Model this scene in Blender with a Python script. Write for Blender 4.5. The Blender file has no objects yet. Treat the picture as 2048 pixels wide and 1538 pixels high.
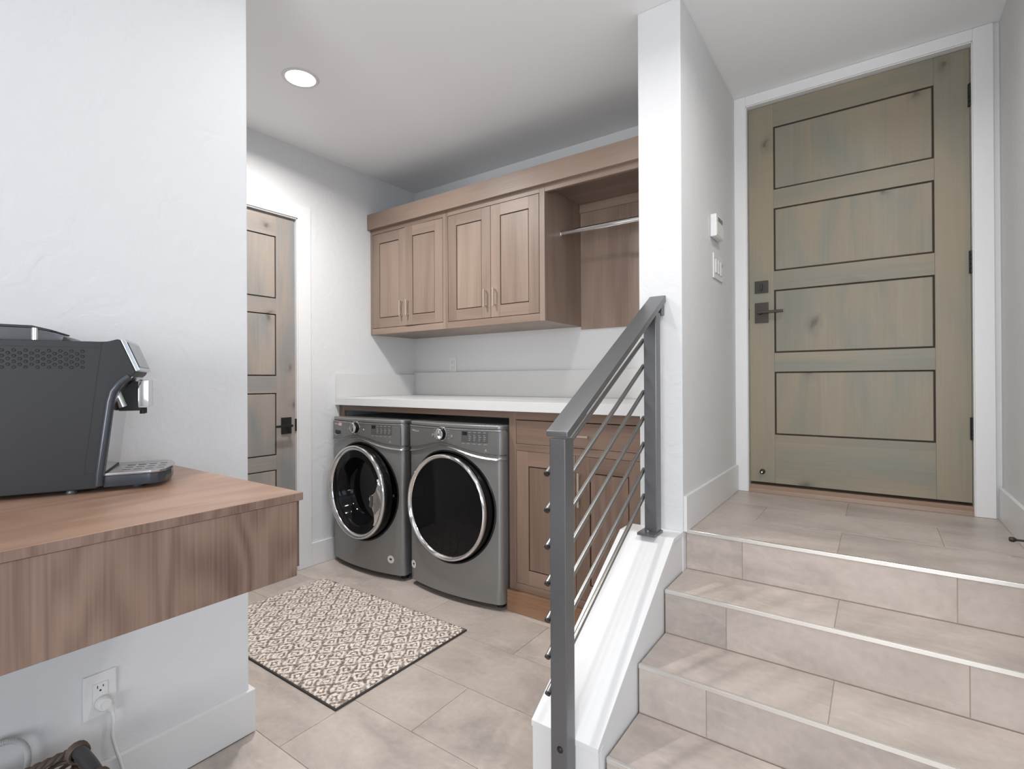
import bpy, bmesh, math, random
import numpy as np
from mathutils import Vector, Matrix

random.seed(7); np.random.seed(7)
SC = bpy.context.scene
COL = SC.collection

# ------------------------------------------------------------------ camera
CZ = 1.22
_yaw, _pitch, _roll, _f, _cy = 0.618402, 0.002715, -0.0049726, 1027.03, 758.29
_fw = Vector((-math.sin(_yaw)*math.cos(_pitch), math.cos(_yaw)*math.cos(_pitch), math.sin(_pitch)))
_r = Vector((math.cos(_yaw), math.sin(_yaw), 0)); _u = _r.cross(_fw)
_r2 = _r*math.cos(_roll)+_u*math.sin(_roll); _u2 = -_r*math.sin(_roll)+_u*math.cos(_roll)
cam = bpy.data.cameras.new('camera'); camo = bpy.data.objects.new('camera', cam); COL.objects.link(camo)
cam.sensor_fit = 'HORIZONTAL'; cam.sensor_width = 36; cam.lens = _f/2048*36
cam.shift_y = -(769-_cy)/2048; cam.clip_start = 0.02
m = Matrix.Identity(4)
for i, a in enumerate((_r2, _u2, -_fw)):
    for j in range(3): m[j][i] = a[j]
m[2][3] = CZ; camo.matrix_world = m
SC.camera = camo

# ------------------------------------------------------------------ world, exposure
SC.view_settings.view_transform = 'Standard'; SC.view_settings.look = 'None'
SC.view_settings.gamma = 1.0; SC.view_settings.use_curve_mapping = False
SC.view_settings.exposure = 0.16
w = bpy.data.worlds.new('sky'); SC.world = w; w.use_nodes = True
w.node_tree.nodes['Background'].inputs[0].default_value = (0.62, 0.78, 1.0, 1)
w.node_tree.nodes['Background'].inputs[1].default_value = 1.5

LAMP_W = dict(rug=25.0, rail=6.5, steps=10.5)   # ceiling downlights
WINDOW_W = (26.0, 84.0)                         # right window daylight, then fill added at the rear window
def area(name, loc, rot, sx, sy, power, color, parent=None, disk=False, spread=180):
    l = bpy.data.lights.new(name, 'AREA'); l.shape = 'DISK' if disk else 'RECTANGLE'
    l.size = sx; l.size_y = sy; l.energy = power; l.color = color; l.spread = math.radians(spread)
    o = bpy.data.objects.new(name, l); COL.objects.link(o); o.location = loc; o.rotation_euler = rot
    o.parent = parent
    return o
# daylight at the right window; soft fill added at the unseen rear one
area('window_daylight_fill', (2.93, -0.9, 1.45), (0, math.radians(90), 0), 1.5, 2.2, WINDOW_W[0], (0.70, 0.84, 1.0))
area('window_daylight_fill', (0.3, -2.93, 1.45), (math.radians(90), 0, 0), 2.2, 1.5, WINDOW_W[1], (0.98, 0.988, 1.0))

# ------------------------------------------------------------------ helpers
def mesh_from(bm, name='m'):
    me = bpy.data.meshes.new(name); bm.normal_update(); bm.to_mesh(me); bm.free(); return me

def obj(name, geo, mat, parent=None, loc=None, smooth=None, label=None, cat=None, group=None, kind=None, rot=None):
    """geo: bmesh or mesh; linked as one object"""
    me = mesh_from(geo, name) if isinstance(geo, bmesh.types.BMesh) else geo
    for mm in (mat if isinstance(mat, (list, tuple)) else [mat]):
        if mm is not None and (len(me.materials) < (len(mat) if isinstance(mat, (list, tuple)) else 1)): me.materials.append(mm)
    if smooth is not None:
        for p in me.polygons: p.use_smooth = True
        if smooth < 180:
            me.set_sharp_from_angle(angle=math.radians(smooth))
    o = bpy.data.objects.new(name, me); COL.objects.link(o)
    if loc is not None: o.location = loc
    if rot is not None: o.rotation_euler = rot
    o.parent = parent
    if label: o['label'] = label
    if cat: o['category'] = cat
    if group: o['group'] = group
    if kind: o['kind'] = kind
    return o

def thing(name, label, cat, loc=(0, 0, 0), rotz=0, group=None, kind=None):
    o = bpy.data.objects.new(name, None); COL.objects.link(o); o.empty_display_size = 0.05
    o.location = loc; o.rotation_euler = (0, 0, rotz); o['label'] = label
    if cat: o['category'] = cat
    if group: o['group'] = group
    if kind: o['kind'] = kind
    return o

def box(bm, x0, x1, y0, y1, z0, z1, bev=0.0, seg=2, off=(0, 0, 0), mi=0):
    b = bmesh.new() if bev > 0 else bm
    vs = [b.verts.new((x-off[0], y-off[1], z-off[2])) for x in (x0, x1) for y in (y0, y1) for z in (z0, z1)]
    for q in ((0, 1, 3, 2), (4, 6, 7, 5), (0, 4, 5, 1), (2, 3, 7, 6), (0, 2, 6, 4), (1, 5, 7, 3)):
        f = b.faces.new([vs[i] for i in q]); f.material_index = mi
    if bev > 0:
        bmesh.ops.bevel(b, geom=b.edges[:], offset=bev, segments=seg, profile=0.7, affect='EDGES')
        merge(bm, b, mi)
    return bm

def merge(bm, b, mi=None):
    mp = {}
    for v in b.verts: mp[v] = bm.verts.new(v.co)
    for f in b.faces:
        try:
            n = bm.faces.new([mp[v] for v in f.verts]); n.material_index = f.material_index if mi is None else mi
            n.smooth = f.smooth
        except ValueError: pass
    b.free()

def prism(bm, pts, axis, a0, a1, bev=0.0, mi=0, seg=2):
    """polygon pts (2D) extruded along axis ('x','y','z') from a0 to a1"""
    b = bmesh.new()
    def P(p, a):
        return {'x': (a, p[0], p[1]), 'y': (p[0], a, p[1]), 'z': (p[0], p[1], a)}[axis]
    A = [b.verts.new(P(p, a0)) for p in pts]; B = [b.verts.new(P(p, a1)) for p in pts]
    n = len(pts); b.faces.new(A); b.faces.new(B[::-1])
    for i in range(n): b.faces.new((A[i], B[i], B[(i+1) % n], A[(i+1) % n]))
    bmesh.ops.recalc_face_normals(b, faces=b.faces[:])
    if bev > 0: bmesh.ops.bevel(b, geom=b.edges[:], offset=bev, segments=seg, profile=0.7, affect='EDGES')
    merge(bm, b, mi); return bm

def tube(bm, pts, r, n=10, cap=True, mi=0, rfun=None):
    pts = [Vector(p) for p in pts]; rings = []
    up = Vector((0, 0, 1)); prev = None
    for i, p in enumerate(pts):
        t = (pts[min(i+1, len(pts)-1)]-pts[max(i-1, 0)]).normalized()
        if prev is None:
            a = up if abs(t.z) < 0.9 else Vector((1, 0, 0))
            x = t.cross(a).normalized()
        else:
            x = (prev - t*prev.dot(t)).normalized()
        prev = x; y = t.cross(x)
        rr = rfun(i) if rfun else r
        rings.append([bm.verts.new(p+(x*math.cos(2*math.pi*k/n)+y*math.sin(2*math.pi*k/n))*rr) for k in range(n)])
    for a, b in zip(rings[:-1], rings[1:]):
        for k in range(n):
            f = bm.faces.new((a[k], a[(k+1) % n], b[(k+1) % n], b[k])); f.material_index = mi
    if cap:
        f = bm.faces.new(rings[0][::-1]); f.material_index = mi
        f = bm.faces.new(rings[-1]); f.material_index = mi
    return bm

def lathe(bm, prof, n=64, axis='y', c=(0, 0, 0), mi=0, close=True):
    """prof list of (r, h); axis direction carries h"""
    def P(r, h, a):
        u, v = r*math.cos(a), r*math.sin(a)
        q = {'y': (u, h, v), 'z': (u, v, h), 'x': (h, u, v)}[axis]
        return (q[0]+c[0], q[1]+c[1], q[2]+c[2])
    rings = []
    for r, h in prof:
        if r < 1e-6: rings.append([bm.verts.new(P(0, h, 0))])
        else: rings.append([bm.verts.new(P(r, h, 2*math.pi*k/n)) for k in range(n)])
    for a, b in zip(rings[:-1], rings[1:]):
        for k in range(n):
            k2 = (k+1) % n
            if len(a) == 1 and len(b) == 1: continue
            if len(a) == 1: f = bm.faces.new((a[0], b[k2], b[k]))
            elif len(b) == 1: f = bm.faces.new((a[k], a[k2], b[0]))
            else: f = bm.faces.new((a[k], a[k2], b[k2], b[k]))
            f.material_index = mi
    return bm

def fix(bm):
    bmesh.ops.recalc_face_normals(bm, faces=bm.faces[:]); return bm

def text_mesh(s, size, depth=0.0004):
    c = bpy.data.curves.new('t', 'FONT'); c.body = s; c.size = size; c.extrude = depth
    c.align_x = 'CENTER'; c.align_y = 'CENTER'; c.resolution_u = 2
    o = bpy.data.objects.new('t', c); COL.objects.link(o)
    dg = bpy.context.evaluated_depsgraph_get(); me = bpy.data.meshes.new_from_object(o.evaluated_get(dg))
    bpy.data.objects.remove(o); bpy.data.curves.remove(c); return me

# ------------------------------------------------------------------ materials
def mat(name, color=(0.8, 0.8, 0.8), rough=0.5, metal=0.0, spec=0.5, emit=None, estr=0, coat=0):
    mt = bpy.data.materials.new(name); mt.use_nodes = True
    b = mt.node_tree.nodes['Principled BSDF']
    b.inputs['Base Color'].default_value = (*color, 1); b.inputs['Roughness'].default_value = rough
    b.inputs['Metallic'].default_value = metal; b.inputs['Specular IOR Level'].default_value = spec
    b.inputs['Coat Weight'].default_value = coat
    if emit: b.inputs['Emission Color'].default_value = (*emit, 1); b.inputs['Emission Strength'].default_value = estr
    return mt

class NB:
    """tiny node builder"""
    def __init__(s, mt): s.t = mt.node_tree; s.b = s.t.nodes['Principled BSDF']
    def n(s, typ, **kw):
        nd = s.t.nodes.new(typ)
        for k, v in kw.items():
            if k.startswith('i_'): nd.inputs[int(k[2:]) if k[2:].isdigit() else k[2:].replace('_', ' ')].default_value = v
            else: setattr(nd, k, v)
        return nd
    def l(s, a, ao, b, bi): s.t.links.new(a.outputs[ao], b.inputs[bi])
    def ramp(s, stops, interp='LINEAR'):
        nd = s.t.nodes.new('ShaderNodeValToRGB'); nd.color_ramp.interpolation = interp
        e = nd.color_ramp.elements
        while len(e) < len(stops): e.new(0.5)
        for el, (p, c) in zip(e, stops): el.position = p; el.color = (*c, 1) if len(c) == 3 else c
        return nd
    def coords(s, rnd=7.0):
        tc = s.n('ShaderNodeTexCoord'); oi = s.n('ShaderNodeObjectInfo')
        mu = s.n('ShaderNodeVectorMath', operation='MULTIPLY'); mu.inputs[1].default_value = (rnd, rnd*1.7, rnd*0.6)
        s.l(oi, 'Random', mu, 0)
        ad = s.n('ShaderNodeVectorMath', operation='ADD'); s.l(tc, 'Object', ad, 0); s.l(mu, 0, ad, 1)
        return ad, oi

def wood(name, dark, mid, light, axis='z', rough=0.42, k=1.0, fib=0.5, ring=0.085, freq=34, st_=0.12):
    mt = mat(name, mid, rough); q = NB(mt); co, oi = q.coords()
    st = {'x': (st_, 1, 1), 'y': (1, st_, 1), 'z': (1, 1, st_)}[axis]
    mp = q.n('ShaderNodeMapping'); mp.inputs['Scale'].default_value = tuple(v*k for v in st); q.l(co, 0, mp, 0)
    n1 = q.n('ShaderNodeTexNoise'); n1.inputs['Scale'].default_value = 4.2; n1.inputs['Detail'].default_value = 2.5
    n1.inputs['Roughness'].default_value = 0.35; n1.inputs['Distortion'].default_value = 0.3; q.l(mp, 0, n1, 'Vector')
    mu = q.n('ShaderNodeMath', operation='MULTIPLY'); mu.inputs[1].default_value = freq; q.l(n1, 0, mu, 0)
    sn = q.n('ShaderNodeMath', operation='SINE'); q.l(mu, 0, sn, 0)
    m2 = q.n('ShaderNodeMath', operation='MULTIPLY_ADD'); m2.inputs[1].default_value = ring; m2.inputs[2].default_value = 0.0; q.l(sn, 0, m2, 0)
    # fibres
    st2 = {'x': (1.5, 90, 90), 'y': (90, 1.5, 90), 'z': (90, 90, 1.5)}[axis]
    mp2 = q.n('ShaderNodeMapping'); mp2.inputs['Scale'].default_value = st2; q.l(co, 0, mp2, 0)
    n2 = q.n('ShaderNodeTexNoise'); n2.inputs['Scale'].default_value = 2.2; n2.inputs['Detail'].default_value = 3; q.l(mp2, 0, n2, 'Vector')
    f2 = q.n('ShaderNodeMath', operation='MULTIPLY_ADD'); f2.inputs[1].default_value = fib; f2.inputs[2].default_value = -fib/2; q.l(n2, 0, f2, 0)
    # broad tone
    n3 = q.n('ShaderNodeTexNoise'); n3.inputs['Scale'].default_value = 2.6; n3.inputs['Detail'].default_value = 2; q.l(mp, 0, n3, 'Vector')
    a1 = q.n('ShaderNodeMath', operation='ADD'); q.l(m2, 0, a1, 0); q.l(f2, 0, a1, 1)
    a2 = q.n('ShaderNodeMath', operation='MULTIPLY_ADD'); a2.inputs[1].default_value = 0.95; q.l(n3, 0, a2, 0); q.l(a1, 0, a2, 2)
    rp = q.ramp([(0.12, dark), (0.46, mid), (0.85, light)]); q.l(a2, 0, rp, 0); 
    # small per-piece tone shift
    hs = q.n('ShaderNodeHueSaturation'); ms = q.n('ShaderNodeMapRange'); ms.inputs[3].default_value = 0.88; ms.inputs[4].default_value = 1.12
    q.l(oi, 'Random', ms, 0); q.l(ms, 0, hs, 'Value'); q.l(rp, 0, hs, 'Color'); q.l(hs, 0, q.b, 'Base Color')
    bp = q.n('ShaderNodeBump'); bp.inputs['Strength'].default_value = 0.08; bp.inputs['Distance'].default_value = 0.002
    q.l(n2, 0, bp, 'Height'); q.l(bp, 0, q.b, 'Normal')
    return mt

def plaster(name, color, bump=0.25, scale=9.0):
    mt = mat(name, color, 0.6, spec=0.25); q = NB(mt); tc = q.n('ShaderNodeTexCoord')
    n = q.n('ShaderNodeTexNoise'); n.inputs['Scale'].default_value = scale; n.inputs['Detail'].default_value = 5; n.inputs['Distortion'].default_value = 1.6
    q.l(tc, 'Object', n, 'Vector')
    rp = q.ramp([(0.42, (0, 0, 0)), (0.6, (1, 1, 1))]); q.l(n, 0, rp, 0)
    n2 = q.n('ShaderNodeTexNoise'); n2.inputs['Scale'].default_value = 60; n2.inputs['Detail'].default_value = 3; q.l(tc, 'Object', n2, 'Vector')
    mx = q.n('ShaderNodeMath', operation='MULTIPLY_ADD'); mx.inputs[1].default_value = 0.25; q.l(n2, 0, mx, 0); q.l(rp, 0, mx, 2)
    bp = q.n('ShaderNodeBump'); bp.inputs['Strength'].default_value = bump; bp.inputs['Distance'].default_value = 0.003
    q.l(mx, 0, bp, 'Height'); q.l(bp, 0, q.b, 'Normal'); return mt

def tile_mat(name, c0, c1, c2, rough=0.36):
    mt = mat(name, c1, rough); q = NB(mt); co, oi = q.coords(9.0)
    n1 = q.n('ShaderNodeTexNoise'); n1.inputs['Scale'].default_value = 2.6; n1.inputs['Detail'].default_value = 7; n1.inputs['Roughness'].default_value = 0.62; n1.inputs['Distortion'].default_value = 0.6
    mp = q.n('ShaderNodeMapping'); mp.inputs['Scale'].default_value = (0.8, 1.5, 1.5); q.l(co, 0, mp, 0); q.l(mp, 0, n1, 'Vector')
    rp = q.ramp([(0.3, c0), (0.5, c1), (0.7, c2)]); q.l(n1, 0, rp, 0)
    n2 = q.n('ShaderNodeTexNoise'); n2.inputs['Scale'].default_value = 45; n2.inputs['Detail'].default_value = 4; q.l(co, 0, n2, 'Vector')
    r2 = q.ramp([(0.3, (0.93, 0.93, 0.93)), (0.7, (1.04, 1.04, 1.04))]); q.l(n2, 0, r2, 0)
    mm = q.n('ShaderNodeMixRGB', blend_type='MULTIPLY'); mm.inputs[0].default_value = 1; q.l(rp, 0, mm, 1); q.l(r2, 0, mm, 2)
    # pale scuffs
    n3 = q.n('ShaderNodeTexNoise'); n3.inputs['Scale'].default_value = 6; n3.inputs['Detail'].default_value = 8; n3.inputs['Distortion'].default_value = 2.0
    mp3 = q.n('ShaderNodeMapping'); mp3.inputs['Scale'].default_value = (0.5, 2.2, 2.2); q.l(co, 0, mp3, 0); q.l(mp3, 0, n3, 'Vector')
    r3 = q.ramp([(0.60, (0, 0, 0)), (0.80, (0.6, 0.6, 0.6))]); q.l(n3, 0, r3, 0)
    m3 = q.n('ShaderNodeMixRGB'); q.l(r3, 0, m3, 0); q.l(mm, 0, m3, 1); m3.inputs[2].default_value = (*[min(1, v*1.13) for v in c2], 1)
    ms = q.n('ShaderNodeMapRange'); ms.inputs[3].default_value = 0.93; ms.inputs[4].default_value = 1.06; q.l(oi, 'Random', ms, 0)
    hs = q.n('ShaderNodeHueSaturation'); q.l(ms, 0, hs, 'Value'); q.l(m3, 0, hs, 'Color'); q.l(hs, 0, q.b, 'Base Color')
    rr = q.n('ShaderNodeMapRange'); rr.inputs[3].default_value = rough-0.06; rr.inputs[4].default_value = rough+0.1; q.l(n1, 0, rr, 0); q.l(rr, 0, q.b, 'Roughness')
    bp = q.n('ShaderNodeBump'); bp.inputs['Strength'].default_value = 0.06; bp.inputs['Distance'].default_value = 0.002; q.l(n2, 0, bp, 'Height'); q.l(bp, 0, q.b, 'Normal')
    return mt

def alder(name, warm, cool, dark, axis='z'):
    """grey-stained knotty alder with blotches, glued-up strips and knots"""
    mt = mat(name, warm, 0.45); q = NB(mt); co, oi = q.coords(5.0)
    sp = q.n('ShaderNodeSeparateXYZ'); q.l(co, 0, sp, 0)
    st = (1, 1, 0.25) if axis == 'z' else (0.25, 0.25, 1)
    mp = q.n('ShaderNodeMapping'); mp.inputs['Scale'].default_value = st; q.l(co, 0, mp, 0)
    n1 = q.n('ShaderNodeTexNoise'); n1.inputs['Scale'].default_value = 6; n1.inputs['Detail'].default_value = 4; n1.inputs['Distortion'].default_value = 0.8; q.l(mp, 0, n1, 'Vector')
    rp = q.ramp([(0.36, cool), (0.6, warm)]); q.l(n1, 0, rp, 0)
    # strips across the panel
    ax = q.n('ShaderNodeMath', operation='ADD'); q.l(sp, 0, ax, 0); q.l(sp, 1, ax, 1)
    s1 = q.n('ShaderNodeMath', operation='MULTIPLY'); s1.inputs[1].default_value = 10.5
    q.l(ax if axis == 'z' else sp, 0 if axis == 'z' else 2, s1, 0)
    fl = q.n('ShaderNodeMath', operation='FLOOR'); q.l(s1, 0, fl, 0)
    wn = q.n('ShaderNodeTexWhiteNoise', noise_dimensions='1D'); q.l(fl, 0, wn, 'W')
    ms = q.n('ShaderNodeMapRange'); ms.inputs[3].default_value = 0.94; ms.inputs[4].default_value = 1.05; q.l(wn, 0, ms, 0)
    hs = q.n('ShaderNodeHueSaturation'); q.l(ms, 0, hs, 'Value'); q.l(rp, 0, hs, 'Color')
    # knots
    vo = q.n('ShaderNodeTexVoronoi', feature='F1', voronoi_dimensions='2D'); vo.inputs['Scale'].default_value = 3.4
    cb = q.n('ShaderNodeCombineXYZ'); q.l(ax, 0, cb, 0); q.l(sp, 2, cb, 1)
    mpv = q.n('ShaderNodeMapping'); mpv.inputs['Scale'].default_value = (1, 0.6, 1) if axis == 'z' else (0.6, 1, 1); q.l(cb, 0, mpv, 0)
    nd = q.n('ShaderNodeTexNoise'); nd.inputs['Scale'].default_value = 14; q.l(co, 0, nd, 'Vector')
    va = q.n('ShaderNodeVectorMath', operation='MULTIPLY_ADD'); va.inputs[1].default_value = (0.06, 0.06, 0.06); q.l(nd, 1, va, 0); q.l(mpv, 0, va, 2); q.l(va, 0, vo, 'Vector')
    rk = q.ramp([(0.012, (1, 1, 1)), (0.035, (0.5, 0.5, 0.5)), (0.07, (0.2, 0.2, 0.2)), (0.15, (0, 0, 0))]); q.l(vo, 'Distance', rk, 0)
    km = q.n('ShaderNodeMath', operation='MULTIPLY'); km.inputs[1].default_value = 0.75; q.l(rk, 0, km, 0)
    mk = q.n('ShaderNodeMixRGB'); q.l(km, 0, mk, 0); q.l(hs, 0, mk, 1); mk.inputs[2].default_value = (*dark, 1)
    # fibres
    mp2 = q.n('ShaderNodeMapping'); mp2.inputs['Scale'].default_value = (60, 60, 1.6) if axis == 'z' else (1.6, 1.6, 60); q.l(co, 0, mp2, 0)
    n2 = q.n('ShaderNodeTexNoise'); n2.inputs['Scale'].default_value = 2; n2.inputs['Detail'].default_value = 3; q.l(mp2, 0, n2, 'Vector')
    r2 = q.ramp([(0.3, (0.955, 0.955, 0.955)), (0.7, (1.03, 1.03, 1.03))]); q.l(n2, 0, r2, 0)
    mm = q.n('ShaderNodeMixRGB', blend_type='MULTIPLY'); mm.inputs[0].default_value = 1; q.l(mk, 0, mm, 1); q.l(r2, 0, mm, 2); q.l(mm, 0, q.b, 'Base Color')
    return mt

M = {}
M['wall'] = plaster('white_plaster', (0.69, 0.695, 0.70), 0.22)
M['ceil'] = plaster('ceiling_plaster', (0.885, 0.895, 0.905), 0.05)
M['trim'] = mat('white_trim_paint', (0.73, 0.73, 0.73), 0.35)
M['tile'] = tile_mat('concrete_look_tile', (0.35, 0.31, 0.285), (0.485, 0.42, 0.375), (0.56, 0.49, 0.445))
M['grout'] = mat('grout', (0.42, 0.35, 0.285), 0.8)
M['slab'] = mat('slab_concrete', (0.36, 0.33, 0.30), 0.6)
M['nosing'] = mat('satin_aluminium_nosing', (0.82, 0.80, 0.76), 0.28, 0.85)
UP = ((0.175, 0.123, 0.094), (0.262, 0.19, 0.149), (0.325, 0.245, 0.197))
M['wood_v'] = wood('walnut_pale_vertical', *UP, axis='z')
M['wood_h'] = wood('walnut_pale_horizontal', *UP, axis='x')
LO = ((0.135, 0.083, 0.058), (0.205, 0.134, 0.10), (0.265, 0.18, 0.135))
M['base_v'] = wood('walnut_vertical', *LO, axis='z', ring=0.12); M['base_h'] = wood('walnut_horizontal', *LO, axis='x')
M['kick'] = wood('walnut_kick', (0.15, 0.075, 0.04), (0.25, 0.14, 0.08), (0.32, 0.19, 0.115), axis='x')
SH = ((0.115, 0.066, 0.047), (0.205, 0.13, 0.097), (0.28, 0.188, 0.145))
M['shelf_v'] = wood('laminate_vertical', *SH, axis='z', k=1.5, ring=0.13, freq=52, fib=0.65, st_=0.32); M['shelf_y'] = wood('laminate_top', (0.20, 0.105, 0.065), (0.33, 0.195, 0.13), (0.42, 0.27, 0.195), axis='y', k=1.3, rough=0.35, ring=0.11, freq=46, st_=0.2)
M['groove'] = mat('dark_groove', (0.035, 0.024, 0.018), 0.8)
M['nickel'] = mat('brushed_brass_nickel', (0.78, 0.71, 0.62), 0.32, 1.0)
M['chrome'] = mat('chrome', (0.70, 0.70, 0.70), 0.09, 1.0)
M['quartz'] = mat('white_quartz', (0.66, 0.66, 0.655), 0.22)
M['plastic'] = mat('white_plastic', (0.74, 0.74, 0.735), 0.35)
M['slot'] = mat('black_slot', (0.01, 0.01, 0.01), 0.6)
M['black'] = mat('black_hardware', (0.022, 0.021, 0.02), 0.42, 0.3)
M['bronze'] = mat('dark_bronze_hardware', (0.045, 0.038, 0.032), 0.38, 0.6)
M['steel'] = mat('grey_painted_steel', (0.165, 0.168, 0.173), 0.33, 0.6)
M['rod'] = mat('bare_steel_rod', (0.28, 0.275, 0.265), 0.3, 0.9)
M['body'] = mat('graphite_metallic_enamel', (0.25, 0.25, 0.245), 0.36, 0.55, coat=0.25)
M['panelgrey'] = mat('graphite_control_panel', (0.20, 0.20, 0.197), 0.34, 0.5)
M['band'] = mat('graphite_band', (0.34, 0.34, 0.335), 0.25, 0.7)
M['blackgloss'] = mat('black_gloss_plastic', (0.006, 0.006, 0.006), 0.18, spec=0.25)
M['glass'] = mat('smoked_door_glass', (0.006, 0.006, 0.007), 0.05, spec=0.18)
M['rubber'] = mat('black_rubber', (0.012, 0.012, 0.012), 0.6)
M['lcd'] = mat('dark_display', (0.012, 0.013, 0.016), 0.2)
M['lcdframe'] = mat('display_field', (0.085, 0.085, 0.085), 0.35)
M['ink'] = mat('pale_print', (0.45, 0.45, 0.45), 0.5)
M['sticker'] = mat('white_sticker', (0.72, 0.68, 0.67), 0.5)
M['sticker_pink'] = mat('pink_sticker', (0.75, 0.5, 0.44), 0.5)
M['machine'] = mat('matte_black_plastic', (0.030, 0.030, 0.031), 0.5, spec=0.3)
M['machine_rim'] = mat('satin_black_rim', (0.04, 0.045, 0.055), 0.22)
M['silver'] = mat('satin_silver_plastic', (0.52, 0.52, 0.52), 0.2, 0.95)
M['smoke'] = mat('smoked_plastic', (0.10, 0.10, 0.105), 0.15)
M['wicker'] = mat('dark_wicker', (0.075, 0.042, 0.028), 0.5)
M['wicker2'] = mat('grey_brown_wicker_rope', (0.13, 0.095, 0.075), 0.6)
M['handlegrey'] = mat('charcoal_basket_handle', (0.05, 0.05, 0.052), 0.5)
M['cordgrey'] = mat('pale_grey_cable', (0.5, 0.5, 0.5), 0.5)
M['rugedge'] = mat('dark_rug_binding', (0.045, 0.04, 0.037), 0.9)
M['doorwarm_v'] = alder('stained_alder_vertical', (0.255, 0.215, 0.15), (0.205, 0.195, 0.15), (0.06, 0.05, 0.036), 'z')
M['doorwarm_h'] = alder('stained_alder_horizontal', (0.255, 0.215, 0.15), (0.205, 0.195, 0.15), (0.06, 0.05, 0.036), 'x')
M['doorgrey_v'] = alder('grey_alder_vertical', (0.335, 0.285, 0.245), (0.245, 0.245, 0.24), (0.085, 0.08, 0.08), 'z')
M['doorgrey_h'] = alder('grey_alder_horizontal', (0.335, 0.285, 0.245), (0.245, 0.245, 0.24), (0.085, 0.08, 0.08), 'x')
M['sill'] = wood('oak_sill', (0.2, 0.125, 0.085), (0.33, 0.225, 0.165), (0.4, 0.29, 0.22), axis='x')
M['lens'] = mat('lit_lens', (1, 1, 1), 0.5, emit=(1, 0.98, 0.95), estr=14)
M['pane'] = mat('window_glass', (0.9, 0.95, 1.0), 0.02); M['pane'].node_tree.nodes['Principled BSDF'].inputs['Transmission Weight'].default_value = 1.0

# ------------------------------------------------------------------ room shell
CH = 2.745                       # ceiling height
XL, XW, XC0, XC1, XR = -3.065, -1.79, -0.807, -0.63, 0.433
YB, YD = 2.95, 3.005             # laundry back wall, entry door wall
LAND = 0.617

def struct(name, bm, mt, label=None, parent=None, **kw):
    return obj(name, bm, mt, parent, kind=None if parent else 'structure', label=label, **kw)

bm = bmesh.new(); box(bm, -3.2, 3.1, -3.1, 3.2, CH, CH+0.1)
struct('ceiling', bm, M['ceil'], 'white plaster ceiling over the laundry and entry')
bm = bmesh.new(); box(bm, XL-0.12, XC1-0.05, YB, YB+0.12, 0, CH)
struct('wall_back', bm, M['wall'], 'white wall behind the wooden laundry cabinets')
# left laundry wall with its door opening
LD0, LD1, LDT = 1.130, 1.905, 2.278
bm = bmesh.new()
box(bm, XL-0.12, XL, -0.3, LD0, 0, CH); box(bm, XL-0.12, XL, LD1, YB, 0, CH); box(bm, XL-0.12, XL, LD0, LD1, LDT, CH)
box(bm, XL-0.16, XL-0.12, LD0-0.05, LD1+0.05, 0, LDT+0.1)  # unseen board added behind the door to keep outside light out
struct('wall_left', bm, M['wall'], 'white laundry wall with the narrow grey door')
bm = bmesh.new(); box(bm, XL-0.12, XW-0.14, -0.42, -0.3, 0, CH)
struct('wall_front', bm, M['wall'], 'white wall closing the laundry beyond the coffee wall')
bm = bmesh.new(); box(bm, XW-0.14, XW, -3.0, 0.925, 0, CH, bev=0.004)
struct('wall_coffee', bm, M['wall'], 'white textured wall behind the coffee machine')
bm = bmesh.new(); box(bm, XC0, XC1, 2.05, YB+0.12, 0, CH, bev=0.006)
struct('wall_divider', bm, M['wall'], 'white end of the wall between laundry and stairs')
# entry wall with door opening
bm = bmesh.new(); DX0, DX1, DZ0, DZ1 = -0.572, 0.346, LAND, 2.692
box(bm, XC1-0.05, DX0, YD, YD+0.12, 0, CH); box(bm, DX1, XR+0.12, YD, YD+0.12, 0, CH); box(bm, DX0, DX1, YD, YD+0.12, DZ1, CH); box(bm, DX0, DX1, YD, YD+0.12, 0, DZ0-0.02)
box(bm, DX0-0.02, DX1+0.02, YD+0.12, YD+0.16, 0.3, CH)  # unseen blocker added behind the entry door against sky light leaking under it
struct('wall_entry', bm, M['wall'], 'white wall around the stained entry door')
bm = bmesh.new(); box(bm, XR, XR+0.12, 1.15, YD+0.1, 0, CH)
struct('wall_right', bm, M['wall'], 'white wall to the right of the stairs')
# unseen room behind the camera; its rear window is added for fill light
bm = bmesh.new(); box(bm, XR+0.12, 3.1, 1.15, 1.27, 0, CH)
struct('wall_side', bm, M['wall'])
bm = bmesh.new()
box(bm, 3.0, 3.1, -3.0, 1.15, 0, 0.7); box(bm, 3.0, 3.1, -3.0, 1.15, 2.2, CH); box(bm, 3.0, 3.1, -3.0, -2.0, 0.7, 2.2); box(bm, 3.0, 3.1, 0.2, 1.15, 0.7, 2.2)
struct('wall_window_right', bm, M['wall'])
bm = bmesh.new()
box(bm, XW-0.14, 3.1, -3.1, -3.0, 0, 0.7); box(bm, XW-0.14, 3.1, -3.1, -3.0, 2.2, CH); box(bm, XW-0.14, -0.8, -3.1, -3.0, 0.7, 2.2); box(bm, 1.4, 3.1, -3.1, -3.0, 0.7, 2.2)
struct('wall_window_rear', bm, M['wall'])
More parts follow.
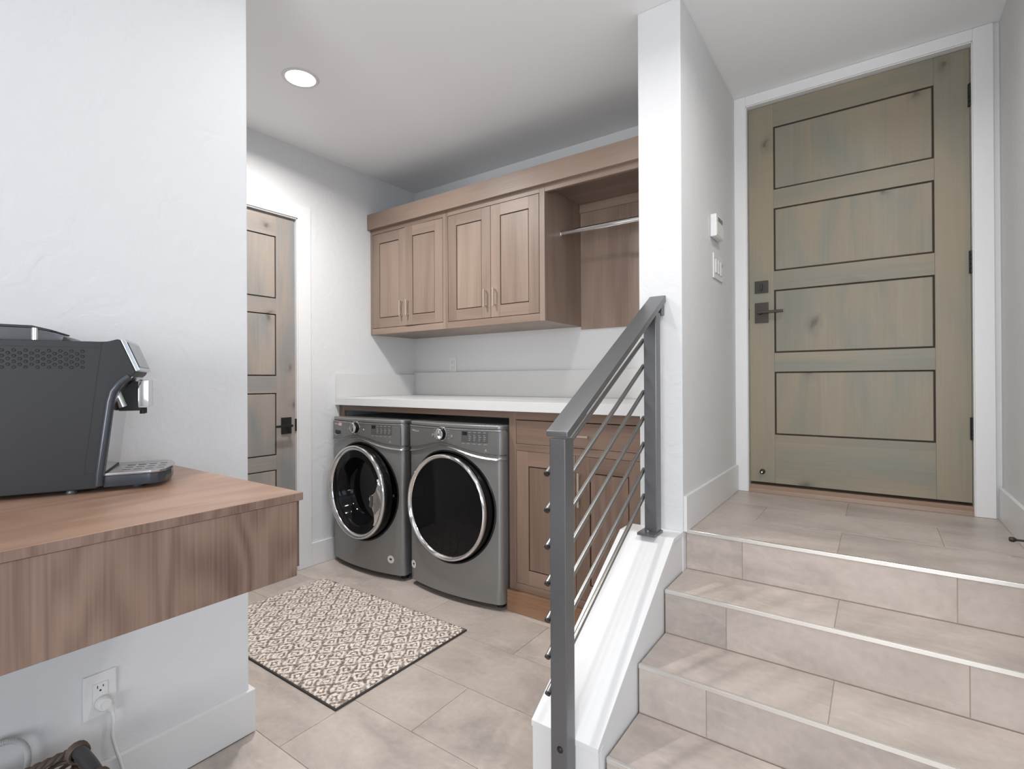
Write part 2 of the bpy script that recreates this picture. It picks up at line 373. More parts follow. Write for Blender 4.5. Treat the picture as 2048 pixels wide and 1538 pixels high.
for i, (a, b, c, d) in enumerate(((3.04, 3.06, -2.0, 0.2), (-0.8, 1.4, -3.06, -3.04))):
    bm = bmesh.new(); t = 0.05
    if i == 0:
        for q in ((c, c+t, 0.7, 2.2), (d-t, d, 0.7, 2.2), (c, d, 0.7, 0.7+t), (c, d, 2.2-t, 2.2), ((c+d)/2-t/2, (c+d)/2+t/2, 0.7, 2.2)): box(bm, 3.0, 3.1, q[0], q[1], q[2], q[3])
    else:
        for q in ((a, a+t, 0.7, 2.2), (b-t, b, 0.7, 2.2), (a, b, 0.7, 0.7+t), (a, b, 2.2-t, 2.2), ((a+b)/2-t/2, (a+b)/2+t/2, 0.7, 2.2)): box(bm, q[0], q[1], -3.1, -3.0, q[2], q[3])
    wn = struct('window_%d' % (i+1), bm, M['trim'])
    bm = bmesh.new(); box(bm, a, b, c, d, 0.75, 2.15); obj('pane', bm, M['pane'], wn)

# ------------------------------------------------------------------ floor tiles
bm = bmesh.new(); box(bm, -3.2, 3.1, -3.1, 3.2, -0.12, -0.0022)
FL = struct('floor', bm, M['grout'], 'taupe concrete look tile floor')
TL, TW, G = 0.6135, 0.3075, 0.0022
_tc = {}
def tile(parent, x0, x1, y0, y1, ztop, th=0.009, orient='z', name='tile'):
    """one tile with eased edges; alike pieces share mesh data"""
    w, h = round(x1-x0, 4), round(y1-y0, 4); k = (w, h, orient, th)
    if w < 0.012 or h < 0.012: return
    if k not in _tc:
        b = bmesh.new(); g = G/2
        if orient == 'z': box(b, -w/2+g, w/2-g, -h/2+g, h/2-g, -th, 0)
        else: box(b, -w/2+g, w/2-g, 0, th, -h/2+g, h/2-g)
        top = [e for e in b.edges if (all(abs(v.co.z) < 1e-6 for v in e.verts) if orient == 'z' else all(abs(v.co.y) < 1e-6 for v in e.verts))]
        bmesh.ops.bevel(b, geom=top, offset=0.0006, segments=1, affect='EDGES')
        me = mesh_from(b, name); me.materials.append(M['tile']); _tc[k] = me
    if orient == 'z': loc = ((x0+x1)/2, (y0+y1)/2, ztop)
    else: loc = ((x0+x1)/2, ztop, (y0+y1)/2)
    return obj(name, _tc[k], None, parent, loc=loc)
def clip_rows(parent, X0, X1, Y0, Y1, ybase, xa, xb, z):
    j = math.floor((Y0-ybase)/TW)
    while ybase+j*TW < Y1-1e-6:
        ya, yb = max(Y0, ybase+j*TW), min(Y1, ybase+(j+1)*TW)
        xo = xa if j % 2 == 0 else xb
        i = math.floor((X0-xo)/TL)
        while xo+i*TL < X1-1e-6:
            a, b = max(X0, xo+i*TL), min(X1, xo+(i+1)*TL)
            tile(parent, a, b, ya, yb, z); i += 1
        j += 1
# row boundaries at y = 0.945 + n*0.3075; joints alternate by half a tile
clip_rows(FL, XL, XC0, 0.945, YB, 0.945, -1.635, -1.330, 0.0)
clip_rows(FL, XL, XR+0.12, -0.9, 0.945, 0.945, -1.635, -1.330, 0.0)
clip_rows(FL, XC0, XR, 0.945, 1.56, 0.945, -1.635, -1.330, 0.0)
bm = bmesh.new(); box(bm, XR+0.12, 3.0, -3.0, 1.15, -0.01, 0.0); box(bm, XW, XR+0.12, -3.0, -0.9, -0.01, 0.0)
obj('rear_tile_field', bm, M['tile'], FL)

# ------------------------------------------------------------------ stairs and landing
NY = [1.334, 1.577, 1.830, 2.086]; RISE = LAND/4
bm = bmesh.new(); e = 0.0022
prism(bm, [(NY[0]+e, 0), (NY[0]+e, RISE-e), (NY[1]+e, RISE-e), (NY[1]+e, 2*RISE-e), (NY[2]+e, 2*RISE-e), (NY[2]+e, 3*RISE-e), (NY[3]+e, 3*RISE-e), (NY[3]+e, LAND-e), (YD-0.001, LAND-e), (YD-0.001, 0)], 'x', XC1+0.001, XR-0.001)
ST = obj('staircase', bm, M['grout'], label='four taupe tiled steps with metal nosings up to the entry door', cat='stairs')
for i in range(4):
    y, z = NY[i], RISE*(i+1)
    for a, b in ((XC1+0.001, -0.420), (-0.420, 0.1975), (0.1975, XR-0.001)):
        tile(ST, a, b, RISE*i+(0.001 if i else 0.001), z-0.012, y, th=0.011, orient='y', name='riser_tile')
    bm = bmesh.new(); box(bm, XC1+0.001, XR-0.001, y-0.0015, y+0.010, z-0.0125, z+0.0008, bev=0.0008, seg=1)
    obj('nosing', bm, M['nosing'], ST, label='satin metal nosing strip')
    if i < 3:
        for a, b in ((XC1+0.001, -0.111), (-0.111, XR-0.001)):
            tile(ST, a, b, y+0.010, NY[i+1]-0.001, z, th=0.011, name='tread_tile')
y0 = NY[3]+0.010
for ya, yb, js in ((y0, 2.395, [-0.116]), (2.395, 2.692, [-0.427, 0.193]), (2.692, 2.990, [-0.117]), (2.990, YD-0.0015, [-0.43, 0.19])):
    xs = [XC1+0.001]+js+[XR-0.001]
    for a, b in zip(xs[:-1], xs[1:]): tile(ST, a, b, ya, yb, LAND, th=0.011, name='landing_tile')

# sloping kerb wall beside the steps
KX0, KX1 = -0.850, -0.631
bm = bmesh.new()
prism(bm, [(1.30, 0), (1.30, 0.195), (1.945, 0.60), (2.049, 0.60), (2.049, 0)], 'x', KX0+0.004, KX1-0.003)
KW = struct('wall_kerb', bm, M['trim'], 'white sloping kerb wall carrying the stair railing')
bm = bmesh.new(); s = 0.018
prism(bm, [(1.285, 0.205-s), (1.285, 0.205), (1.941, LAND+0.001), (2.049, LAND+0.001), (2.049, LAND-s), (1.948, LAND-s)], 'x', KX0, KX1, bev=0.0025)
obj('cap', bm, M['trim'], KW, label='white painted sloping cap board')
bm = bmesh.new(); box(bm, KX0+0.003, KX1-0.0005, 1.288, 1.304, 0, 0.188, bev=0.0015); obj('end_board', bm, M['trim'], KW)
bm = bmesh.new(); box(bm, KX1-0.003, KX1, 1.304, 1.323, 0, 0.196, bev=0.0008, seg=1); obj('corner_strip', bm, M['trim'], KW)

# ------------------------------------------------------------------ baseboards and casings
def bboard(name, x0, x1, y0, y1, z0, h=0.148, label=None):
    b = bmesh.new(); box(b, x0, x1, y0, y1, z0, z0+h, bev=0.002); return struct(name, b, M['trim'], label)
b_ = bmesh.new(); prism(b_, [(XW, -2.99), (XW+0.016, -2.99), (XW+0.016, 0.941), (XW-0.14, 0.941), (XW-0.14, 0.9255), (XW, 0.9255)], 'z', 0.004, 0.150, bev=0.002)
struct('baseboard_coffee', b_, M['trim'], 'white baseboard of the wall below the walnut shelf')
bboard('baseboard_left', XL, XL+0.014, 1.998, 2.2, 0.001, label='white baseboard beside the washing machine')
bboard('baseboard_landing_left', XC1, XC1+0.014, 2.053, YD-0.018, LAND+0.001, 0.14, label='white baseboard on the landing under the keypad')
bboard('baseboard_landing_right', XR-0.014, XR, 2.1, YD-0.018, LAND+0.001, 0.135, label='white baseboard right of the entry door')
bm = bmesh.new()
box(bm, XC1, DX0, YD-0.018, YD, LAND+0.001, CH-0.001, bev=0.002); box(bm, DX1, 0.412, YD-0.018, YD, LAND+0.001, CH-0.001, bev=0.002); box(bm, DX0, DX1, YD-0.018, YD, DZ1, CH-0.001, bev=0.002)
struct('trim_1', bm, M['trim'], 'white casing around the entry door')
bm = bmesh.new()
box(bm, DX0, DX0+0.004, YD-0.012, YD+0.1, LAND, DZ1, bev=0.001); box(bm, DX1-0.004, DX1, YD-0.012, YD+0.1, LAND, DZ1, bev=0.001); box(bm, DX0, DX1, YD-0.012, YD+0.1, DZ1-0.005, DZ1, bev=0.001)
struct('trim_2', bm, M['trim'], 'white jamb lining of the entry door')
bm = bmesh.new(); cz = 0.086
box(bm, XL, XL+0.016, LD1, LD1+0.092, 0.001, LDT+cz, bev=0.002); box(bm, XL, XL+0.016, LD0-0.092, LD0, 0.001, LDT+cz, bev=0.002); box(bm, XL, XL+0.016, LD0, LD1, LDT, LDT+cz, bev=0.002)
struct('trim_3', bm, M['trim'], 'white casing around the narrow laundry door')
bm = bmesh.new()
box(bm, XL-0.11, XL+0.008, LD1-0.006, LD1, 0.001, LDT, bev=0.001); box(bm, XL-0.11, XL+0.008, LD0, LD0+0.006, 0.001, LDT, bev=0.001); box(bm, XL-0.11, XL+0.008, LD0, LD1, LDT-0.008, LDT, bev=0.001)
struct('trim_4', bm, M['trim'], 'white jamb lining of the narrow laundry door')
bm = bmesh.new(); prism(bm, [(YD-0.016, LAND+0.001), (YD+0.11, LAND+0.001), (YD+0.11, LAND+0.038), (YD+0.022, LAND+0.036), (YD-0.006, LAND+0.020)], 'x', DX0+0.004, DX1-0.004, bev=0.0015)
struct('trim_5', bm, M['sill'], 'brown wooden threshold under the entry door')

# ------------------------------------------------------------------ four-panel doors
def panel_door(name, label, a0, a1, z0, z1, pa0, pa1, panels, mv, mh, toworld):
    """door built in (a = along width, t = depth into door, z); toworld maps (a,t,z) to world boxes"""
    g = 0.0035; th = 0.04
    def B(bm, aa, ab, ta, tb, za, zb, bev=0.0012, mi=0):
        p, q = toworld(aa, ta, za), toworld(ab, tb, zb)
        box(bm, min(p[0], q[0]), max(p[0], q[0]), min(p[1], q[1]), max(p[1], q[1]), za, zb, bev=bev, seg=1, mi=mi)
    bm = bmesh.new(); B(bm, a0+0.002, a1-0.002, 0.006, th, z0+0.002, z1-0.002, 0)
    D = struct(name, bm, M['groove'], label)
    bm = bmesh.new(); B(bm, a0, pa0-g, 0, 0.03, z0, z1); obj('stile', bm, mv, D)
    bm = bmesh.new(); B(bm, pa1+g, a1, 0, 0.03, z0, z1); obj('stile', bm, mv, D)
    zs = [z0]+[v for p in panels for v in p]+[z1]
    for i in range(0, len(zs), 2):
        za = zs[i]+(g if i else 0); zb = zs[i+1]-(g if i+2 < len(zs) else 0)
        bm = bmesh.new(); B(bm, pa0-g, pa1+g, 0, 0.03, za, zb, 0.0006); obj('rail', bm, mh, D)
    for za, zb in panels:
        bm = bmesh.new(); B(bm, pa0+g, pa1-g, 0.0015, 0.03, za+g, zb-g, 0.0025); obj('panel', bm, mv, D)
    return D
YF = 3.030
D1 = panel_door('door_1', 'grey-brown stained four panel wooden entry door at the top of the steps', -0.5665, 0.3405, 0.668, 2.685, -0.441, 0.213,
    [(0.929, 1.256), (1.363, 1.690), (1.797, 2.124), (2.230, 2.557)], M['doorwarm_v'], M['doorwarm_h'], lambda a, t, z: (a, YF+t, z))
bm = bmesh.new(); box(bm, -0.5375, -0.4715, YF-0.007, YF-0.0005, 1.523, 1.631, bev=0.001)
hp = obj('handle_plate', bm, M['bronze'], D1, label='dark bronze lever plate')
bm = bmesh.new(); lathe(bm, [(0, -0.032), (0.009, -0.032), (0.011, -0.007)], 20, 'y', (-0.512, YF, 1.577)); box(bm, -0.523, -0.398, YF-0.046, YF-0.031, 1.570, 1.584, bev=0.002)
obj('lever', fix(bm), M['bronze'], hp)
bm = bmesh.new(); box(bm, -0.5375, -0.4715, YF-0.007, YF-0.0005, 1.683, 1.748, bev=0.001)
hp = obj('deadbolt_plate', bm, M['bronze'], D1)
bm = bmesh.new(); prism(bm, [(-0.509, 1.702), (-0.5045, 1.692), (-0.500, 1.702), (-0.498, 1.715), (-0.5005, 1.731), (-0.5085, 1.731), (-0.511, 1.715)], 'y', YF-0.026, YF-0.006, bev=0.001)
obj('thumb_turn', bm, M['black'], hp)
bm = bmesh.new(); lathe(bm, [(0, -0.03), (0.004, -0.03), (0.005, -0.025), (0.005, -0.02), (0.0125, -0.016), (0.0135, -0.001)], 24, 'y', (-0.505, YF, 0.725)); 
o = obj('door_bumper', fix(bm), M['black'], D1, smooth=40)
bm = bmesh.new(); lathe(bm, [(0, -0.034), (0.004, -0.033), (0.0055, -0.03), (0.0055, -0.0255)], 20, 'y', (-0.505, YF, 0.725)); obj('bumper_tip', fix(bm), M['chrome'], o, smooth=40)
bm = bmesh.new(); box(bm, -0.5715, -0.5672, YF-0.004, YF+0.02, 1.545, 1.605, bev=0.0012); obj('latch_strike', bm, M['black'], D1)
for z in (2.472, 1.734, 0.997):
    bm = bmesh.new()
    for k in range(5): lathe(bm, [(0, -0.0095), (0.0075, -0.0095), (0.0085, -0.0085), (0.0085, 0.0085), (0.0075, 0.0095), (0, 0.0095)], 14, 'z', (0.3425, YF-0.010, z-0.040+0.02*k))
    box(bm, 0.333, 0.3415, YF-0.004, YF-0.0005, z-0.05, z+0.05)
    obj('hinge', fix(bm), M['black'], D1, smooth=40)

XF = XL-0.012
D2 = panel_door('door_2', 'pale grey stained narrow four panel door behind the coffee wall', LD0+0.009, LD1-0.009, 0.012, LDT-0.012, LD0+0.135, 1.768,
    [(0.285, 0.666), (0.762, 1.146), (1.259, 1.641), (1.745, 2.130)], M['doorgrey_v'], M['doorgrey_h'], lambda a, t, z: (XF-t, a, z))
bm = bmesh.new(); box(bm, XF+0.0005, XF+0.008, 1.800, 1.868, 0.888, 0.992, bev=0.001); hp = obj('handle_plate', bm, M['black'], D2)
bm = bmesh.new(); lathe(bm, [(0, 0.05), (0.009, 0.05), (0.011, 0.008)], 20, 'x', (XF, 1.842, 0.940)); box(bm, XF+0.038, XF+0.052, 1.742, 1.853, 0.933, 0.947, bev=0.002)
obj('lever', fix(bm), M['black'], hp)
bm = bmesh.new(); box(bm, XF-0.01, XL+0.004, LD1-0.0095, LD1-0.006, 0.90, 0.98, bev=0.001); obj('latch_strike', bm, M['black'], D2)

# ------------------------------------------------------------------ recessed ceiling lights
def downlight(x, y, power, label):
    t = thing('recessed_light', label, 'light', (x, y, CH), group='recessed ceiling lights')
    b = bmesh.new(); lathe(b, [(0.071, -0.0005), (0.071, -0.004), (0.078, -0.006), (0.086, -0.004), (0.089, -0.0005)], 48, 'z'); obj('trim_ring', fix(b), M['trim'], t, smooth=50)
    b = bmesh.new(); lathe(b, [(0, -0.0035), (0.0705, -0.0025)], 48, 'z'); obj('lens', fix(b), M['lens'], t)
    area('lamp', (0, 0, -0.008), (0, 0, 0), 0.14, 0.14, power, (1.0, 0.978, 0.955), t, disk=True, spread=160)
    return t
downlight(-2.352, 1.487, LAMP_W['rug'], 'lit round ceiling light above the laundry rug')
downlight(-1.17, 1.30, LAMP_W['rail'], 'lit round ceiling light above the foot of the stair railing')
downlight(0.10, 1.58, LAMP_W['steps'], 'lit round ceiling light over the foot of the steps')
# ------------------------------------------------------------------ laundry cabinets
def cab_door(parent, x0, x1, z0, z1, yf, mv, mh, fr, handle, hinge='L', ajar=0.0):
    """inset shaker door: frame with recessed flat panel; handle = (x, z0, z1)"""
    hx = x0 if hinge == 'L' else x1
    off = (hx, yf, 0)
    g = 0.0048; b = bmesh.new(); th = 0.02
    for a, c in ((x0, x0+fr-g/2), (x1-fr+g/2, x1)): box(b, a, c, yf, yf+th, z0, z1, bev=0.0012, seg=1, off=off, mi=0)
    for a, c in ((z0, z0+fr-g/2), (z1-fr+g/2, z1)): box(b, x0+fr-g/2, x1-fr+g/2, yf, yf+th, a, c, bev=0.0006, seg=1, off=off, mi=1)
    box(b, x0+0.01, x1-0.01, yf+0.013, yf+0.018, z0+0.01, z1-0.01, off=off, mi=2)
    d = obj('door', b, [mv, mh, M['groove']], parent)
    d.location = Vector(off)-parent.location; d.rotation_euler = (0, 0, math.radians(ajar if hinge == 'L' else -ajar)*(-1 if hinge == 'L' else -1))
    b = bmesh.new(); box(b, x0+fr+g/2, x1-fr-g/2, yf+0.003, yf+0.012, z0+fr+g/2, z1-fr-g/2, bev=0.0015, seg=1, off=off); obj('panel', b, mv, d)
    x, a, c = handle
    pull(d, (x-off[0], 0, 0), a, c, True)
    return d
def pull(parent, o, a, c, vertical, z=0):
    b = bmesh.new(); w = 0.0045
    if vertical:
        box(b, o[0]-w, o[0]+w, -0.030, -0.022, a, c, bev=0.0012)
        for q in (a+0.004, c-0.012): box(b, o[0]-w*0.9, o[0]+w*0.9, -0.023, -0.0005, q, q+0.008, bev=0.001)
    else:
        box(b, a, c, -0.030, -0.022, z-w, z+w, bev=0.0012)
        for q in (a+0.004, c-0.012): box(b, q, q+0.008, -0.023, -0.0005, z-w*0.9, z+w*0.9, bev=0.001)
    return obj('handle', b, M['nickel'], parent, label='slim brushed metal bar pull')

UY, UZ0, UZ1, UB = 2.50, 1.563, 2.36, YB-0.002
def upper(name, label, x0, x1, sl, sr, doors):
    t = thing(name, label, 'cabinet', (x0, UY, UZ0), group='wall cabinets over the washer and dryer'); L = t.location
    b = bmesh.new()
    box(b, x0, x0+0.018, UY+0.021, UB, UZ0, UZ1, off=L); box(b, x1-0.018, x1, UY+0.021, UB, UZ0, UZ1, off=L); box(b, x0+0.018, x1-0.018, UY+0.021, UB, UZ0, UZ0+0.018, off=L); box(b, x0+0.018, x1-0.018, UB-0.01, UB, UZ0+0.018, UZ1, off=L)
    obj('carcass', b, M['wood_v'], t)
    for a, c in ((x0, x0+sl), (x1-sr, x1)):
        b = bmesh.new(); box(b, a, c, UY, UY+0.0205, UZ0, UZ1, bev=0.001, seg=1, off=L); obj('frame_stile', b, M['wood_v'], t)
    for a, c in ((UZ0, 1.606), (2.300, UZ1)):
        b = bmesh.new(); box(b, x0+sl, x1-sr, UY, UY+0.0205, a, c, bev=0.0008, seg=1, off=L); obj('frame_rail', b, M['wood_h'], t)
    xm = (x0+sl+x1-sr)/2; r = 0.003
    cab_door(t, x0+sl+r, xm-r/2, 1.606+r, 2.300-r, UY, M['wood_v'], M['wood_h'], 0.073, (xm-0.036, 1.675, 1.785), 'L', doors[0])
    cab_door(t, xm+r/2, x1-sr-r, 1.606+r, 2.300-r, UY, M['wood_v'], M['wood_h'], 0.073, (xm+0.036, 1.675, 1.785), 'R', doors[1])
    return t
XA, XB, XN = -3.063, -2.313, -1.545
upper('wall_cabinet', 'left walnut two-door wall cabinet against the white side wall', XA, XB, 0.022, 0.022, (0, 1.6))
upper('wall_cabinet', 'walnut two-door wall cabinet next to the open hanging bay', XB, XN, 0.022, 0.036, (0, 0))
t = thing('hanging_cabinet', 'open walnut hanging bay with a chrome rod beside the white column', 'cabinet', (XN, UY, UZ0)); L = t.location; XE = XC0-0.002
b = bmesh.new(); box(b, XN+0.001, XE, UB-0.012, UB, 1.545, UZ1, off=L); obj('back_panel', b, M['wood_v'], t)
b = bmesh.new(); box(b, XN+0.001, XE, UY+0.02, UB-0.0125, 2.338, UZ1, off=L); obj('top_panel', b, M['wood_h'], t)
b = bmesh.new(); box(b, XN+0.001, XE, UY, UY+0.0195, 2.300, UZ1, bev=0.001, seg=1, off=L); obj('frame_rail', b, M['wood_h'], t)
b = bmesh.new(); box(b, XN+0.001, XE, UB-0.026, UB-0.0125, 2.285, 2.3375, bev=0.001, seg=1, off=L); obj('cleat', b, M['wood_h'], t)
b = bmesh.new(); box(b, XE-0.018, XE, UY+0.02, UB-0.0265, UZ0, 2.3375, off=L); obj('side_panel', b, M['wood_v'], t)
b = bmesh.new(); pts = []
for k in range(24):
    a = 2*math.pi*k/24; pts.append((2.680+0.0075*math.cos(a)-L[1], 2.100+0.0145*math.sin(a)-L[2]))
prism(b, pts, 'x', 0.004, XE-0.019-L[0]); rd = obj('hanging_rod', b, M['chrome'], t, smooth=50, label='oval chrome hanging rod')
b = bmesh.new(); box(b, XN+0.001, XN+0.006, 2.667, 2.693, 2.079, 2.121, bev=0.002, off=L); obj('rod_flange', b, M['chrome'], rd)
b = bmesh.new(); box(b, XE-0.024, XE-0.0185, 2.667, 2.693, 2.079, 2.121, bev=0.002, off=L); obj('rod_flange', b, M['chrome'], rd)
b = bmesh.new(); box(b, XA, XE, 2.470, 2.4985, 2.334, 2.447, bev=0.0015); obj('crown_board', b, M['wood_h'], label='long walnut fascia board across the top of the wall cabinets', cat='moulding')

# base run
BY = 2.225
t = thing('appliance_surround', 'walnut frame over the washer and dryer under the white counter', 'frame', (XL, BY, 0)); L = t.location
b = bmesh.new(); box(b, XL+0.001, XL+0.055, BY, BY+0.02, 0.16, 1.0575, bev=0.001, seg=1, off=L); obj('frame_stile', b, M['base_v'], t)
b = bmesh.new(); box(b, XL+0.0555, -1.6045, BY, BY+0.02, 1.020, 1.0575, bev=0.001, seg=1, off=L); obj('frame_rail', b, M['base_h'], t)
X0, X1 = -1.604, XC0-0.002
t = thing('base_cabinet', 'walnut base cabinet with one drawer over two doors behind the railing', 'cabinet', (X0, BY, 0)); L = t.location
b = bmesh.new(); box(b, X0, X0+0.018, BY+0.0205, YB-0.002, 0.0, 1.0575, off=L); box(b, X1-0.018, X1, BY+0.0205, YB-0.002, 0.0, 1.0575, off=L); box(b, X0+0.018, X1-0.018, BY+0.0205, YB-0.002, 0.1, 0.118, off=L); box(b, X0+0.018, X1-0.018, YB-0.012, YB-0.002, 0.118, 1.0575, off=L)
obj('carcass', b, M['base_v'], t)
for a, c in ((X0, -1.559), (-0.852, X1)):
    b = bmesh.new(); box(b, a, c, BY, BY+0.02, 0.112, 1.0575, bev=0.001, seg=1, off=L); obj('frame_stile', b, M['base_v'], t)
for a, c in ((1.014, 1.0575), (0.850, 0.886), (0.112, 0.152)):
    b = bmesh.new(); box(b, -1.559, -0.852, BY, BY+0.02, a, c, bev=0.0008, seg=1, off=L); obj('frame_rail', b, M['base_h'], t)
b = bmesh.new(); box(b, X0-0.005, X1, BY-0.020, BY-0.0005, 0.001, 0.112, bev=0.0015, off=L); obj('toe_kick', b, M['kick'], t, label='warm brown toe kick board')
b = bmesh.new(); box(b, -1.557, -0.854, BY, BY+0.02, 0.888, 1.010, bev=0.0012, seg=1, off=(-1.557, BY, 0)); dr = obj('drawer', b, M['base_h'], t); dr.location = Vector((-1.557, BY, 0))-L
pull(dr, (0, 0, 0), 0.27, 0.43, False, 0.948)
xm = -1.2045
cab_door(t, -1.557, xm-0.001, 0.154, 0.848, BY, M['base_v'], M['base_h'], 0.077, (xm-0.026, 0.606, 0.771), 'L')
cab_door(t, xm+0.001, -0.854, 0.154, 0.848, BY, M['base_v'], M['base_h'], 0.077, (xm+0.026, 0.606, 0.771), 'R')

t = thing('countertop', 'white quartz laundry countertop with upstand', 'countertop', (XL, 2.19, 1.058)); L = t.location
b = bmesh.new(); box(b, XL+0.001, XC0-0.001, 2.19, YB-0.001, 1.058, 1.108, bev=0.002, off=L); obj('slab', b, M['quartz'], t)
b = bmesh.new(); box(b, XL+0.001, XC0-0.001, YB-0.021, YB-0.001, 1.1085, 1.287, bev=0.0015, off=L); obj('backsplash', b, M['quartz'], t)
b = bmesh.new(); box(b, XL+0.001, XL+0.020, 2.192, YB-0.0215, 1.1085, 1.272, bev=0.0015, off=L); obj('side_splash', b, M['quartz'], t)

# ------------------------------------------------------------------ washer and dryer
HWD, FIL, SAG = 0.345, 0.030, 0.048
def ybow(x): return -SAG*(1-min(1, abs(x)/HWD)**2)
def front(s, z, d=0.0):
    """plan profile of the bowed appliance front; d pushes outwards"""
    sg = -1 if s < 0 else 1; a = abs(s); xf = HWD-FIL
    if a <= xf: return Vector((s, ybow(s)-d, z))
    yc = ybow(xf)+FIL; th = (a-xf)/FIL
    if th <= math.pi/2: return Vector((sg*(xf+(FIL+d)*math.sin(th)), yc-(FIL+d)*math.cos(th), z))
    return Vector((sg*(HWD+d), yc+(a-xf-FIL*math.pi/2), z))
SMAX = HWD-FIL+FIL*math.pi/2+0.03
ZC, RH = 0.520, 0.312
def strip(zlo, zhi, smax, d, n=72, m=6, dfun=None):
    b = bmesh.new(); ss = [-smax+2*smax*i/n for i in range(n+1)]
    g = []
    for s in ss:
        a, c = zlo(s), zhi(s)
        g.append([b.verts.new(front(s, a+(c-a)*j/m, dfun(s, j/m) if dfun else d)) for j in range(m+1)])
    for i in range(n):
        for j in range(m): b.faces.new((g[i][j], g[i+1][j], g[i+1][j+1], g[i][j+1]))
    return b
def wave(s): return 0.058*math.exp(-(abs(s+0.03)/0.19)**2)
def appliance(name, label, x, y, washer):
    t = thing(name, label, 'washing machine' if washer else 'dryer', (x, y, 0)); B = 0.036
    # front shell: polar grid from the round door opening to the rectangle
    b = bmesh.new(); N = 160; z0, z1 = B, 0.958; rings = []
    for k in range(N):
        a = 2*math.pi*k/N; c, s = math.cos(a), math.sin(a)
        tx = SMAX/abs(c) if abs(c) > 1e-9 else 1e9
        tz = ((z1-ZC) if s > 0 else (ZC-z0))/abs(s) if abs(s) > 1e-9 else 1e9
        T = min(tx, tz); row = []
        for j in range(15):
            r = RH+(T-RH)*(j/14)**1.0 if T > RH else RH
            row.append(b.verts.new(front(r*c, ZC+r*s)))
        rings.append(row)
    for k in range(N):
        A, C = rings[k], rings[(k+1) % N]
        for j in range(14): b.faces.new((A[j], C[j], C[j+1], A[j+1]))
    obj('front_panel', fix(b), M['body'], t, smooth=60)
    # cabinet sides and back
    b = bmesh.new(); ys = front(SMAX, 0)[1]
    box(b, -HWD+0.002, -HWD+0.016, ys+0.002, 0.70, B, 0.965); box(b, HWD-0.016, HWD-0.002, ys+0.002, 0.70, B, 0.965); box(b, -HWD+0.016, HWD-0.016, 0.69, 0.70, B, 0.965); box(b, -HWD+0.016, HWD-0.016, 0.02, 0.69, B, B+0.01)
    obj('side_panels', b, M['body'], t)
    # top
    pts = [tuple(front(s, 0, 0.0)[:2]) for s in np.linspace(-SMAX, SMAX, 60)]+[(HWD, 0.70), (-HWD, 0.70)]
    b = bmesh.new(); prism(b, pts, 'z', 0.956, 0.982, bev=0.009, seg=3); obj('top', b, M['body'], t, smooth=50)
    b = bmesh.new(); box(b, -HWD+0.03, HWD-0.03, 0.035, 0.68, 0.017, B); obj('shadow_gap_block', b, M['rubber'], t)  # black block added to darken the shadow gap below the machine
    # control panel, band and bright edge
    lo = lambda s: 0.828+0.82*wave(s); mid = lambda s: 0.799+wave(s)
    b = strip(lo, lambda s: 0.956, SMAX-0.062, 0.006, m=4)
    cp = obj('control_panel', fix(b), M['panelgrey'], t, smooth=60)
    b = strip(mid, lambda s: lo(s), SMAX-0.012, 0, m=6, dfun=lambda s, v: 0.009-0.011*math.sin(v*math.pi)+0.001*v)
    obj('wave_band', fix(b), M['band'], t, smooth=60)
    b = strip(lambda s: mid(s)-0.004, mid, SMAX-0.012, 0, m=4, dfun=lambda s, v: 0.009*math.sqrt(max(0, 1-(2*v-1.6)**2)) if v < 0.99 else 0.008)
    obj('wave_edge', fix(b), M['silver'], t, smooth=60)
    b = strip(lambda s: 0.950, lambda s: 0.957, SMAX-0.05, 0, m=3, dfun=lambda s, v: 0.0065+0.002*math.sin(v*math.pi)); obj('top_edge', fix(b), M['band'], t, smooth=60)
    # dial
    kx = -0.035; kz = 0.923; ky = ybow(kx)-0.006
    b = bmesh.new(); lathe(b, [(0.042, 0.002), (0.040, -0.004), (0.036, -0.005), (0.0355, 0.0)], 40, 'y', (kx, ky, kz)); obj('dial_ring', fix(b), M['chrome'], t, smooth=40)
    b = bmesh.new(); lathe(b, [(0.033, 0.001), (0.033, -0.018), (0.031, -0.026)], 40, 'y', (kx, ky, kz), 0); lathe(b, [(0.031, -0.026), (0.028, -0.029), (0.024, -0.027), (0, -0.0275)], 40, 'y', (kx, ky, kz), 1)
    if not washer:
        box(b, kx-0.008, kx+0.008, ky-0.042, ky-0.026, kz-0.026, kz+0.026, bev=0.004, mi=1)
    kn = obj('dial', fix(b), [M['blackgloss'], M['chrome']], t, smooth=40)
    for dx in (-0.075, 0.072):
        b = bmesh.new(); lathe(b, [(0, -0.0035), (0.008, -0.003), (0.010, 0.001)], 20, 'y', (kx+dx, ybow(kx+dx)-0.006, kz-0.012)); obj('button', fix(b), M['band'], t, smooth=40)
    # display
    def patch(nm, xa, xb, za, zb, d, mt):
        bb = bmesh.new(); q = [(xa, za), (xb, za), (xb, zb), (xa, zb)]; n = 6; lo_, hi_ = [], []
        for i in range(n+1):
            s = xa+(xb-xa)*i/n; lo_.append(bb.verts.new(front(s, za, d))); hi_.append(bb.verts.new(front(s, zb, d)))
        for i in range(n): bb.faces.new((lo_[i], lo_[i+1], hi_[i+1], hi_[i]))
        ex = bmesh.ops.extrude_face_region(bb, geom=bb.faces[:]); 
        for v in [g for g in ex['geom'] if isinstance(g, bmesh.types.BMVert)]: v.co.y += 0.003
        return obj(nm, fix(bb), mt, cp)
    patch('display_field', 0.108, 0.272, 0.888, 0.948, 0.0068, M['lcdframe'])
    patch('display', 0.114, 0.146, 0.925, 0.944, 0.0074, M['lcd'])
    bi = bmesh.new()
